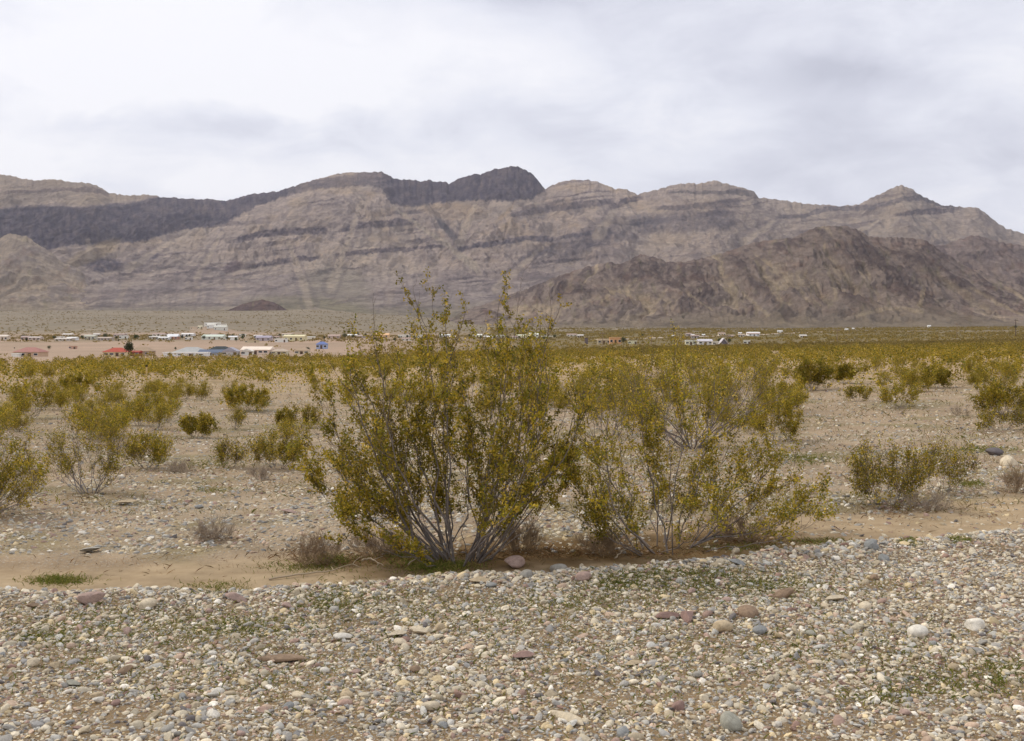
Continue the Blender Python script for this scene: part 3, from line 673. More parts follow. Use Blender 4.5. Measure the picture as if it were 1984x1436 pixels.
        parts = bush_data(rng, tips, .07+.02*wid, 9, 6, int(nl*1.2), l1=(.18, .38), l2=(.07*max(1, hgt), .17*max(1, hgt)), leaf=.0105*max(1, sc)**.75, r_stem=rs*.8, bare=bare, start=.30, aspect=.6, spread=.016*max(1, sc)**.5, tone=tone, sides=(5, 3, 3))
        o = shrub_obj(parts, 'creosote_bush', loc); tag(o, lab, 'bush', 'creosote bushes')
        TAKEN.append((loc[0], loc[1], wid*.5+.1))
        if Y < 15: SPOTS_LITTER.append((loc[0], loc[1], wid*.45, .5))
hero_bushes()
def generic_tips(rng, h, w, n):
    out = []
    for i in range(n):
        a = rng.uniform(0, 2*math.pi); q = rng.uniform(0, 1)**.6; z = h*(1-.45*q*q)*rng.uniform(.6, 1)
        out.append((math.cos(a)*q*w/2, math.sin(a)*q*w/2, z))
    return out
def scatter_bushes():
    rng = np.random.default_rng(21); protos = []
    for k in range(7):
        h = rng.uniform(.9, 1.25); w = rng.uniform(1.2, 1.7)
        parts = bush_data(rng, generic_tips(rng, h*.9, w*.9, 16), 0.08, 8, 5, 9, l1=(.2, .42), l2=(.1, .25), leaf=.022, r_stem=.008, bare=[.1, .35, .15, .1, .4, .2, .1][k], start=.22, spread=.045, tone=rng.uniform(-.14, .24), sides=(4, 3, 3))
        protos.append([parts, None])
    n = 0; tries = 0; placed = []
    while n < 272 and tries < 12000:
        tries += 1
        py = 680+(rng.uniform()**1.7)*190; px = rng.uniform(-260, 2240)
        vr = 684-(max(0, px)/1984)*20
        if py < vr+9: continue
        X, Y = pix_ground(px, py)
        if Y > 95 or Y < 15: continue
        # clearings seen in the photo
        if 340 < px < 720 and 740 < py < 900 and rng.uniform() < .55: continue
        if px > 1560 and 760 < py < 880: continue
        if 560 < px < 1160 and py > 800: continue
        if any((X-a)**2+(Y-b)**2 < (r+.6)**2 for a, b, r in TAKEN): continue
        if any((X-a)**2+(Y-b)**2 < (.5+.011*Y)**2 for a, b in placed): continue
        placed.append((X, Y)); n += 1
        p = protos[rng.integers(len(protos))]
        loc = (X, Y, gz(X, Y)); rz = rng.uniform(0, 6.28); sc = rng.uniform(.34, .58)+.36*rng.uniform()**2
        if p[1] is None:
            p[1] = shrub_obj(p[0], 'creosote_bush', loc, rz, sc); o = p[1]
        else:
            o = copy_tree(p[1]); o.location = loc; o.rotation_euler.z = rz; o.scale = (sc, sc, sc*rng.uniform(.85, 1.1))
        side = 'left of' if px < 860 else ('behind' if px < 1500 else 'right of')
        far = Y > 38
        tag(o, f"olive creosote bush {'in the thick far scrub' if far else 'dotted on the open middle flat'} {side} the big bushes", 'bush', f"{'far' if far else 'middle'} creosote bushes {side} the big bushes")
    print('scatter', n, tries)
scatter_bushes()
def far_scrub():
    """thousands of far shrubs nobody could count: leaf cards on a common mesh"""
    rng = np.random.default_rng(33)
    def cloud(X, Y, hgt, wid, k, size, tone, name, label, bright=1.0, tw=.6):
        n = len(X); Z = ground_z(X, Y)
        d = unit(rng.normal(size=(n, k, 3))); q = rng.uniform(.25, 1, (n, k, 1))**.5
        c = d*q; c[..., 2] = np.abs(c[..., 2])*.9+.12
        c[..., :2] *= (wid[:, None, None]/2); c[..., 2] *= hgt[:, None]
        c += np.stack((X, Y, Z), -1)[:, None, :]; c = c.reshape(-1, 3)
        gi = np.clip(rng.normal(1.9, 1.2, (n, k)), 0, 4).astype(int); far = ss(np.hypot(X, Y), 15, 330)
        cols = GREENS[gi]*bright*(1+tone[:, None, None]+rng.normal(0, .18, (n, k, 1))).clip(.45, 1.6)
        tan = lin(134, 114, 70); cols = cols*(1-tw*far[:, None, None])+tan*(tw*far[:, None, None])
        s = np.repeat(size, k)
        V, F, C = leaves_mesh(rng, c, s, cols.reshape(-1, 3), .3, .62)
        o = link(name, mesh_from(name, V, F, C, False, M_LEAF)); tag(o, label, 'scrub', kind='stuff')
    n = 19000; px = rng.uniform(-400, 2380, n); Y = np.sqrt(rng.uniform(30**2, 420**2, n))
    lim = np.interp(px, [0, 500, 900, 1300, 1984], [150, 165, 230, 330, 420])
    X = (px-CX)/FPX*Y
    dens = ss(fbm(X/18, Y/18, 3, 501), -.45, .1)
    k = (Y < lim*rng.uniform(.8, 1.05, n)) & (rng.uniform(size=n) < .35+.65*dens); k &= (Y > 50) | (rng.uniform(size=n) < .8)
    X, Y = X[k], Y[k]; m = len(X); print('scrub', m)
    cloud(X, Y, rng.uniform(.45, 1.3, m), rng.uniform(.9, 2.1, m), 110, .028+Y*.0005, rng.normal(0, .14, m), 'scrub', 'band of far olive scrub between the flat and the town', .84, .7)
    n = 6000; px = rng.uniform(-300, 2300, n); Y = rng.uniform(1800, 3300, n); X = (px-CX)/FPX*Y; k = rng.uniform(size=n) < .3+ss(fbm(X/240, Y/420, 3, 517), -.2, .3); X, Y = X[k], Y[k]; m = len(X)
    cloud(X, Y, rng.uniform(.8, 1.8, m), rng.uniform(1.5, 5.0, m), 8, .45+Y*.0002, rng.normal(.22, .08, m), 'fan_scrub', 'faint scrub on the gravel fans below the mountains', 1.0, .9)
    n = 26000; px = rng.uniform(-300, 2300, n); Y = np.sqrt(rng.uniform(300**2, 1900**2, n)); X = (px-CX)/FPX*Y
    bare = (px < 700) & (Y < 640)
    k = (~bare | (rng.uniform(size=n) < .04)) & ((px > 950) | (Y < 1020) | (rng.uniform(size=n) < .16)) & (rng.uniform(size=n) < .25+ss(fbm(X/140, Y/260, 3, 511), -.2, .3)); X, Y = X[k], Y[k]; m = len(X); print('plain', m)
    cloud(X, Y, rng.uniform(.7, 1.8, m), rng.uniform(2.0, 6.0, m), 12, .35+Y*.0003, rng.normal(.1, .12, m)-.38*((X/Y*FPX+CX < 1150) & (Y > 640) & (Y < 980)), 'plain_scrub', 'sparse low scrub dotted over the far plain', 1.0, .72)
far_scrub()

build_ground()

# ------------------------------------------------------------------ stones
def ico(sub):
    import bmesh
    bm = bmesh.new(); bmesh.ops.create_icosphere(bm, subdivisions=sub, radius=1)
    V = np.array([v.co[:] for v in bm.verts]); F = np.array([[v.index for v in f.verts] for f in bm.faces]); bm.free(); return V, F
def deform(rng, V, cuts=4, rough=.08, lo=.62, hi=.88):
    V = V.copy(); s = np.array((rng.uniform(.85, 1.35), rng.uniform(.65, 1.0), rng.uniform(.42, .75)))
    for _ in range(cuts):
        d = unit(rng.normal(size=3)); h = rng.uniform(lo, hi); p = V@d; V = V-np.where(p > h, p-h, 0)[:, None]*d*.92
    f = rng.normal(size=(3, 3))*1.7; ph = rng.uniform(0, 6, 3)
    V = V*(1+rough*np.sin(V@f.T+ph).sum(1, keepdims=True)*.6)
    f = rng.normal(size=(3, 3))*4; V = V*(1+rough*.3*np.sin(V@f.T+ph).sum(1, keepdims=True))
    return V*s
PAL = np.array([lin(192, 180, 154), lin(210, 198, 172), lin(160, 155, 144), lin(142, 139, 133), lin(188, 164, 140), lin(142, 116, 102), lin(228, 220, 202), lin(170, 156, 130), lin(112, 106, 102), lin(204, 184, 144), lin(182, 178, 166), lin(164, 138, 122)])*np.array([1.11, 1.12, 1.17])
PW = np.array([.20, .13, .15, .06, .09, .035, .05, .14, .03, .07, .09, .03]); PW /= PW.sum()
def gravel(name, label, X, Y, R, sub, nproto, seed, sink=.25, bright=1.0, flat=.6):
    rng = np.random.default_rng(seed); Vb, Fb = ico(sub); nv = len(Vb)
    pr = np.stack([deform(rng, Vb, 4+k % 7, .08, .5+.04*(k % 4), .85) for k in range(nproto)])
    n = len(X); Z = ground_z(X, Y)
    a = rng.uniform(0, 2*math.pi, n); tl = rng.normal(0, .28, (n, 2))
    V = pr[rng.integers(nproto, size=n)]*R[:, None, None]
    ca, sa_ = np.cos(a)[:, None], np.sin(a)[:, None]
    x = V[..., 0]*ca-V[..., 1]*sa_; y = V[..., 0]*sa_+V[..., 1]*ca; z = V[..., 2]+x*tl[:, :1]+y*tl[:, 1:]
    V = np.stack((x+X[:, None], y+Y[:, None], z+(Z+R*(.5-sink*1.3)*.55)[:, None]), -1)
    F = (Fb[None]+np.arange(n)[:, None, None]*nv).reshape(-1, 3)
    col = PAL[rng.choice(len(PAL), size=n, p=PW)]*rng.uniform(.78, 1.2, (n, 1))*bright
    C = np.repeat(col, nv, axis=0)
    me = mesh_from(name, V.reshape(-1, 3), F, C, True, M_GRAVEL); me.polygons.foreach_set('use_smooth', np.repeat(rng.uniform(size=n) > flat, len(Fb))); me.update()
    o = link(name, me); tag(o, label, 'gravel', kind='stuff'); return o
def build_gravel():
    rng = np.random.default_rng(5)
    def area(n, ymin=2.9, ymax=9.3):
        Y = np.sqrt(rng.uniform(ymin**2, ymax**2, n)); X = rng.uniform(-1, 1, n)*(Y*.60+.5); g, s = zones(X, Y)
        k = rng.uniform(size=n) < g**1.3; return X[k], Y[k]
    # patchy: some ground shows between the stones
    def thin(X, Y, lo, seed):
        d = ss(fbm(X/.7, Y/.45, 4, seed), -.38, .02)*(1-lo)+lo; k = rng.uniform(size=len(X)) < d; return X[k], Y[k]
    X, Y = thin(*area(115000), .45, 601); gravel('gravel', 'fine pebbles covering the road shoulder', X, Y, rng.uniform(.005, .0115, len(X)), 1, 24, 61)
    X, Y = thin(*area(46000), .36, 601); gravel('cobble_gravel', 'mixed grey and tan stones covering the road shoulder', X, Y, .0105+.012*rng.uniform(size=len(X))**1.8, 1, 40, 62)
    X, Y = thin(*area(6500), .4, 601); gravel('cobble_gravel', 'larger loose stones mixed into the gravel of the shoulder', X, Y, .018+.017*rng.uniform(size=len(X))**2.2, 2, 40, 63)
    # ridge of stones along the far edge of the shoulder
    n = 1700; X = rng.uniform(-5.5, 6, n); Y = edge_y(X)-np.abs(rng.normal(0, .3, n))+.10
    gravel('cobble_gravel', 'ridge of loose stones along the edge of the sandy wash', X, Y, .012+.024*rng.uniform(size=n)**2.4, 2, 30, 64, .12)
    # stony flat beyond the wash
    n = 100000; px = rng.uniform(-250, 2230, n); py = 1075-(1075-735)*rng.uniform(size=n)**.8; X, Y = pix_ground_many(px, py); g, s = zones(X, Y)
    d = ss(fbm(X/1.2, Y/.9, 3, 611), -.35, .25)*.75+.2
    k = (g < .3) & (rng.uniform(size=n) < np.where(s > .35, np.where(px < 1250, .40, .12), d)); X, Y = X[k], Y[k]
    gravel('stony_flat', 'scattered stones on the flat beyond the wash', X, Y, (.009+.028*rng.uniform(size=len(X))**3)*(1+Y*.018), 1, 30, 65, .5, .88)
build_gravel()
VR = {'pink': lin(172, 148, 136), 'red': lin(148, 122, 112), 'cream': lin(206, 192, 166), 'white': lin(224, 218, 204), 'grey': lin(166, 162, 152), 'blue-grey': lin(150, 151, 148), 'tan': lin(186, 168, 138), 'dark': lin(104, 98, 98), 'brown': lin(148, 126, 104), 'green-grey': lin(158, 156, 142)}
def build_rocks():
    rng = np.random.default_rng(9); Vb, Fb = ico(3)
    meshes = {}
    for k in range(12):
        round_ = k < 6
        V = deform(rng, Vb, 5, .07) if round_ else deform(rng, Vb, 11, .015, .42, .78)
        if k == 10: V = V*np.array((1.7, .6, .8))
        if k == 11: V = V*np.array((1.5, .9, .55))
        me = mesh_from('rock', V, Fb, None, True, M_ROCK)
        if not round_:
            me.polygons.foreach_set('use_smooth', np.zeros(len(me.polygons), bool)); me.update()
        meshes[k] = me
    def rock(px, py, wpx, col, kind, label, group=None, rz=None, sink=.25, k=None):
        X, Y = pix_ground(px, py); r = wpx/FPX*Y/2.15
        k = k if k is not None else (rng.integers(0, 6) if kind == 'round' else rng.integers(6, 10))
        o = link('rock', meshes[k]); o.scale = (r, r, r*rng.uniform(.85, 1.1)); o.rotation_euler = (rng.normal(0, .15), rng.normal(0, .15), rng.uniform(0, 6.28) if rz is None else rz)
        o.location = (X, Y+r*.3, gz(X, Y+r*.3)+r*(.52-sink)); c = VR[col]*rng.uniform(.88, 1.12); o.color = (*c, 1)
        tag(o, label, 'rock', group)
    S = [(284, 1180, 36, 'cream', 'round', 'pale rounded boulder near the shoulder edge at the left', .0), (172, 1172, 56, 'pink', 'ang', 'angular pink rock with shaded front, left end of the shoulder', None),
         (62, 1178, 28, 'brown', 'ang', 'small blocky brown rock left of the angular pink one', None), (455, 1165, 44, 'pink', 'ang', 'pinkish angular rock at the shoulder edge left of the largest bush', None),
         (245, 1228, 30, 'pink', 'ang', 'dull pink block below the pale rounded boulder', None), (190, 1212, 20, 'grey', 'round', 'smooth grey stone left of the dull pink block', None),
         (285, 1282, 26, 'dark', 'ang', 'nearly black stone in the left foreground', None), (240, 1305, 36, 'brown', 'ang', 'brown wedge rock beside the nearly black stone', None),
         (140, 1330, 34, 'green-grey', 'ang', 'grey-green upright slab at the lower left', None), (60, 1290, 32, 'cream', 'round', 'cream stone with orange side at the far left', None),
         (410, 1270, 20, 'white', 'round', 'small bright white stone left of centre', None), (545, 1285, 54, 'brown', 'ang', 'long brownish slab lying at a slant, left of centre', 10),
         (663, 1240, 34, 'white', 'round', 'large whitish stone above the slanted brown slab', None), (628, 1303, 22, 'white', 'round', 'bright white stone right of the slanted brown slab', None),
         (421, 1345, 28, 'white', 'round', 'white cleft pebble in the lower left gravel', None), (765, 1235, 40, 'cream', 'round', 'flat cream stone at centre left of a blocky one', 11),
         (812, 1230, 42, 'cream', 'ang', 'blocky cream rock in a row of pale stones', None), (850, 1222, 30, 'tan', 'round', 'oval tan stone right of the blocky cream rock', None),
         (775, 1250, 28, 'cream', 'round', 'pale round stone in front of the flat cream stone', None), (862, 1268, 24, 'tan', 'round', 'orange tan rounded stone in the middle gravel', None),
         (1010, 1277, 44, 'red', 'ang', 'long flat reddish stone in the middle gravel', 11), (1292, 1200, 44, 'red', 'ang', 'dark reddish angular rock, left of a touching pair', None),
         (1334, 1202, 42, 'red', 'ang', 'reddish blocky rock, right of a touching pair', None), (1452, 1196, 46, 'brown', 'round', 'mottled brown-green rounded rock right of the reddish pair', None),
         (1400, 1224, 46, 'tan', 'round', 'mottled tan boulder below the reddish pair', None), (1474, 1226, 34, 'blue-grey', 'round', 'blue-grey boulder beside the mottled tan one', None),
         (1518, 1160, 50, 'brown', 'ang', 'low brown pyramid-shaped rock on the right shoulder', None), (1616, 1166, 46, 'cream', 'round', 'long cream stone right of the brown pyramid-shaped rock', 11),
         (1678, 1180, 32, 'cream', 'round', 'tall cream stone right of the long cream one', None), (1780, 1233, 46, 'white', 'round', 'big whitish domed rock, left of two at the right', None),
         (1890, 1220, 46, 'white', 'round', 'big whitish domed rock, right of two at the right', None), (1572, 1232, 26, 'green-grey', 'round', 'dark green-grey stone left of the whitish domed rocks', None),
         (1690, 1065, 36, 'blue-grey', 'round', 'smooth blue-grey boulder on the edge of the wash at the right', .0), (1716, 1088, 30, 'blue-grey', 'round', 'pale blue-grey stone just below the smooth boulder', None),
         (1425, 1072, 22, 'cream', 'round', 'round cream stone by the twigs of the sparse bush', None), (1500, 1068, 28, 'grey', 'ang', 'grey leaning stone on the shoulder edge right of the sparse bush', None),
         (1428, 1096, 42, 'blue-grey', 'ang', 'layered grey slab on the shoulder edge below the round cream stone', 11), (997, 1100, 48, 'pink', 'round', 'purplish pink boulder at the foot of the largest bush', .0),
         (1020, 1118, 30, 'grey', 'round', 'grey boulder leaning on the purplish pink one', None), (925, 1130, 40, 'tan', 'ang', 'flat tan rock in front of the largest bush', 11),
         (1082, 1105, 36, 'grey', 'round', 'pale grey boulder at the shoulder edge between the big bushes', None), (1130, 1124, 34, 'pink', 'round', 'dull pink stone below the pale grey boulder', None),
         (1420, 1412, 56, 'green-grey', 'round', 'speckled grey oval boulder at the bottom edge', None), (1315, 1375, 32, 'red', 'round', 'upright reddish stone above the speckled oval boulder', None),
         (1100, 1398, 52, 'cream', 'ang', 'long pale splinter of rock lying diagonally at the bottom', 10), (1225, 1290, 34, 'tan', 'ang', 'orange tan flat stone in the middle right gravel', 11),
         (832, 1375, 36, 'cream', 'round', 'lumpy cream stone in the lower middle gravel', None), (1208, 1425, 34, 'blue-grey', 'round', 'blue-grey stone at the bottom edge', None),
         (1160, 1310, 24, 'dark', 'ang', 'dark reddish pebble right of the long flat reddish stone', None), (1490, 1320, 24, 'cream', 'round', 'white egg-shaped stone in the right gravel', None),
         (1840, 1090, 20, 'tan', 'round', 'small tan stone near the right shoulder edge', None), (1930, 882, 40, 'dark', 'round', 'dark stone on the flat beyond the wash at the far right', None),
         (1958, 902, 40, 'cream', 'round', 'pale flat stone just below the dark stone at the far right', None), (556, 995, 32, 'pink', 'ang', 'pinkish flat rock on the flat left of the largest bush', 11),
         (240, 978, 40, 'tan', 'ang', 'low tan rock on the flat right of the forked bush', 11), (385, 985, 18, 'blue-grey', 'round', 'small blue-grey stone on the left flat', None), (170, 1072, 40, 'grey', 'ang', 'pale flat stone on the far rim of the wash at the left', 11)]
    for (px, py, w, col, kd, lab, k) in S:
        kk = k if isinstance(k, int) and not isinstance(k, bool) and k else None
        rock(px, py, w, col, kd, lab, 'noticeable rocks', rz=(rng.normal(0, .25) if kk else None), sink=.1 if k == .0 else .22, k=kk)
        if k == 10 and px == 1100: COL.objects[-1].rotation_euler.z = -.9
    names = list(VR); wts = np.array([.1, .04, .26, .08, .2, .08, .16, .01, .04, .03])
    for i in range(235):
        px = rng.uniform(-60, 2044)
        e = np.interp(px, [0, 450, 900, 1300, 1984], [1155, 1142, 1105, 1088, 1046]); py = e+(1460-e)*rng.uniform()**.9
        if rng.uniform() < .25: py = e+abs(rng.normal(0, 18))
        c = names[rng.choice(len(names), p=wts/wts.sum())]; kd = 'round' if rng.uniform() < .65 else 'ang'
        rock(px, py, (13+15*rng.uniform()**2)*(.7+.5*(py-1050)/400), c, kd, f"{c} {'rounded' if kd == 'round' else 'angular'} cobble like its neighbours in the shoulder gravel", f"{c} {'rounded' if kd == 'round' else 'angular'} cobbles")
build_rocks()

# ------------------------------------------------------------------ ground cover: grass, litter, dry twigs
def blades(name, label, X, Y, h, w, cols, mat, lean=.5, seed=1):
    rng = np.random.default_rng(seed); n = len(X); Z = ground_z(X, Y)
    b = np.stack((X, Y, Z-.004), -1); a = rng.uniform(0, 6.283, n); s = np.stack((np.cos(a), np.sin(a), a*0), -1)*(w/2)[:, None]
    d = rng.normal(0, lean, (n, 3)); d[:, 2] = 1; d = unit(d)*h[:, None]
    m1 = b+d*.55; t = b+d+np.stack((d[:, 0]*.5, d[:, 1]*.5, -np.abs(d[:, 2])*.12), -1)
    V = np.stack((b-s, b+s, m1+s*.8, t, m1-s*.8), 1).reshape(-1, 3); F = np.arange(5*n).reshape(-1, 5)
    o = link(name, mesh_from(name, V, F, np.repeat(cols, 5, 0), False, mat)); tag(o, label, name.replace('_', ' '), kind='stuff'); return o
def ground_cover():
    rng = np.random.default_rng(12)
    P = [(300, 1260, 420, 60, 900), (1300, 1260, 520, 80, 1300), (250, 1205, 260, 34, 800), (1500, 1135, 260, 34, 1000), (900, 1190, 260, 40, 900), (1200, 1130, 60, 12, 300), (1700, 1250, 240, 40, 400), (500, 1330, 300, 40, 300), (1300, 1110, 120, 8, 500), (850, 1100, 70, 12, 900), (800, 1080, 60, 12, 500), (1290, 1140, 190, 26, 500), (1400, 1130, 120, 20, 250), (700, 1150, 150, 25, 400), (420, 1140, 60, 10, 250), (110, 1125, 50, 7, 600), (450, 1215, 130, 20, 600), (90, 1235, 70, 14, 220), (640, 1170, 60, 20, 300),
         (1100, 1165, 120, 18, 350), (1500, 1135, 90, 14, 250), (1860, 1320, 150, 32, 400), (1960, 1300, 60, 20, 160), (1700, 1350, 60, 14, 120), (1765, 1050, 18, 5, 200), (1855, 1046, 20, 5, 160), (1590, 1050, 60, 5, 250), (1900, 870, 60, 5, 300),
         (1560, 890, 50, 8, 350), (1880, 938, 30, 5, 200), (600, 1100, 80, 8, 300), (440, 755, 60, 5, 0), (420, 950, 40, 4, 120), (1440, 1062, 80, 6, 200), (1000, 1350, 500, 60, 350), (1380, 910, 60, 10, 150), (640, 1085, 40, 8, 300), (400, 900, 60, 6, 200)]
    px = np.concatenate([rng.normal(a, c*.6, n*2) for a, b, c, d, n in P]); py = np.concatenate([rng.normal(b, d*.7, n*2) for a, b, c, d, n in P])
    X, Y = pix_ground_many(px, py); n = len(X)
    gc = np.array([lin(116, 122, 50), lin(136, 134, 66), lin(100, 112, 42), lin(156, 144, 84)])[rng.integers(4, size=n)]*rng.uniform(.8, 1.2, (n, 1))
    sc = np.clip(Y/7, 1, 2.5)
    blades('grass', 'short green weeds sprouting between the stones and under the bushes', X, Y, rng.uniform(.015, .05, n)*sc**.3, .005*sc, gc, M_GRASS, .8, 3)
    # brown litter and dry stalks round the bushes
    Q = [(300, 1090, 260, 22, 350), (1700, 1015, 250, 18, 300), (640, 1080, 90, 14, 700), (900, 1075, 160, 10, 1200), (1060, 1072, 80, 8, 700), (1150, 1072, 90, 8, 600), (1280, 1070, 130, 10, 1000), (1450, 1050, 120, 9, 800), (560, 1075, 60, 12, 250), (1900, 1000, 60, 8, 120), (1780, 985, 90, 8, 500), (420, 1042, 60, 8, 250), (1730, 995, 60, 8, 250), (1965, 950, 40, 8, 200), (350, 910, 120, 10, 200), (700, 1090, 120, 9, 400)]
    px = np.concatenate([rng.normal(a, c*.6, n) for a, b, c, d, n in Q]); py = np.concatenate([rng.normal(b, d*.7, n) for a, b, c, d, n in Q])
    X, Y = pix_ground_many(px, py); n = len(X)
    cc = np.array([lin(150, 116, 76), lin(120, 88, 58), lin(166, 138, 100), lin(102, 84, 50)])[rng.integers(4, size=n)]*rng.uniform(.8, 1.2, (n, 1))
    blades('dry_grass', 'brown dead stalks and litter under the bushes', X, Y, rng.uniform(.015, .075, n), np.full(n, .003), cc, M_DRY, 1.6, 4)
    # thin herb layer over the flat beyond the wash
    n = 26000; px = rng.uniform(-200, 2200, n); py = 1000-(1000-720)*rng.uniform(size=n)**.9; X, Y = pix_ground_many(px, py)
    k = fbm(X/1.6, Y/1.1, 3, 701) > -.08; X, Y = X[k], Y[k]; n = len(X)
    gc = np.array([lin(112, 112, 56), lin(140, 124, 78), lin(150, 130, 92)])[rng.integers(3, size=n)]*rng.uniform(.8, 1.2, (n, 1)); sc = np.clip(Y/8, 1, 5)
    blades('herbs', 'thin low herbs on the flat beyond the wash', X, Y, rng.uniform(.02, .08, n)*sc**.6, .005*sc, gc, M_GRASS, .8, 6)
ground_cover()
def dry_things():
    rng = np.random.default_rng(44)
    def twiggy(px, py, wpx, hpx, n, col, label, name='dead_shrub'):
        X, Y = pix_ground(px, py); h = hpx/FPX*Y; w = wpx/FPX*Y; tips = []
        for i in range(n):
            a = rng.uniform(0, 6.28); q = rng.uniform(.2, 1); tips.append((math.cos(a)*q*w/2, math.sin(a)*q*w/2*.6, h*rng.uniform(.3, 1)*(1-.5*q)+.03))
        (V, F, cb), _ = bush_data(rng, tips, .05, 6, 5, 1, l1=(.25, .5), l2=(.04, .1), leaf=.003, r_stem=.004, bare=.9, start=.2, sides=(4, 3, 3))
        o = link(name, mesh_from(name, V, F, np.repeat(col[None], len(V), 0)*rng.uniform(.8, 1.2, (len(V), 1)), True, M_DRY), loc=(X, Y, gz(X, Y))); tag(o, label, 'dead shrub', 'dead twiggy shrubs')
    g = lin(156, 134, 108); g2 = lin(168, 152, 134)
    for a in ((608, 1095, 110, 50, 34, g, 'dead brown twiggy shrub left of the largest bush'), (412, 1048, 80, 34, 26, g2, 'dry grey tuft on the far rim of the wash at the left'),
              (1790, 990, 110, 20, 22, g2, 'dry tangle in front of the low dark green bush'), (1010, 1068, 110, 60, 40, g, 'dead twigs at the right foot of the largest bush'),
              (1430, 1050, 130, 50, 40, g, 'dead twigs at the right foot of the sparse wide bush'), (350, 915, 60, 20, 20, g2, 'pale dry tuft on the left flat beyond the forked bush'),
              (505, 930, 50, 26, 22, g2, 'dry grey tuft below the low wide bush'), (1865, 806, 60, 18, 20, g2, 'grey dry tuft on the right flat'),
              (1970, 955, 60, 40, 26, g, 'dry tuft cut by the right edge above the wash'), (740, 1075, 120, 40, 34, g, 'low dead twigs at the left foot of the largest bush'),
              (1170, 1075, 110, 30, 30, g, 'low dead twigs between the two big bushes')):
        twiggy(*a)
    def stick(pts, r, col, label):
        P = []
        for (px, py, up) in pts:
            X, Y = pix_ground(px, py); P.append((X, Y, gz(X, Y)+up))
        P = np.array(P); c = P.mean(0); t = np.linspace(0, len(P)-1, 14); Q = np.stack([np.interp(t, np.arange(len(P)), P[:, i]) for i in range(3)], -1)+rng.normal(0, .004, (14, 3))
        Q -= c; V, F = tubes(Q[None], np.array([r]), np.array([r*.3]), 6)
        # a few side twigs
        for k in (4, 7, 10):
            d = rng.normal(0, 1, 3)*np.array((1, 1, .3)); q = np.stack([Q[k]+unit(d)*s*.09 for s in np.linspace(0, 1, 5)])
            v2, f2 = tubes(q[None], np.array([r*.5]), np.array([r*.2]), 5); F = np.concatenate((F, f2+len(V))); V = np.concatenate((V, v2))
        o = link('fallen_branch', mesh_from('fallen_branch', V, F, np.repeat(col[None], len(V), 0), True, M_DRY), loc=c); tag(o, label, 'branch', 'fallen dry branches')
    b = lin(176, 160, 136)
    stick([(520, 1125, .01), (580, 1118, .02), (640, 1112, .02), (680, 1100, .03), (700, 1092, .06)], .008, b, 'long bleached branch lying along the wash left of the largest bush')
    stick([(700, 1092, .02), (715, 1090, .04), (730, 1095, .03), (742, 1100, .02)], .009, b, 'short curved pale branch beside the largest bush')
    stick([(790, 1100, .02), (815, 1085, .05), (840, 1075, .09), (862, 1060, .13)], .006, b, 'pale dead branch rising to the foot of the largest bush')
    stick([(1190, 1085, .02), (1215, 1075, .05), (1245, 1064, .08)], .006, b, 'pale dead branch at the left foot of the sparse wide bush')
    stick([(1300, 1092, .02), (1345, 1094, .02), (1390, 1098, .02)], .006, b, 'bleached stick on the shoulder edge below the sparse wide bush')
    stick([(955, 1062, .05), (985, 1050, .1), (1010, 1052, .12)], .006, b, 'short pale stick leaning in the dead twigs of the largest bush')
dry_things()

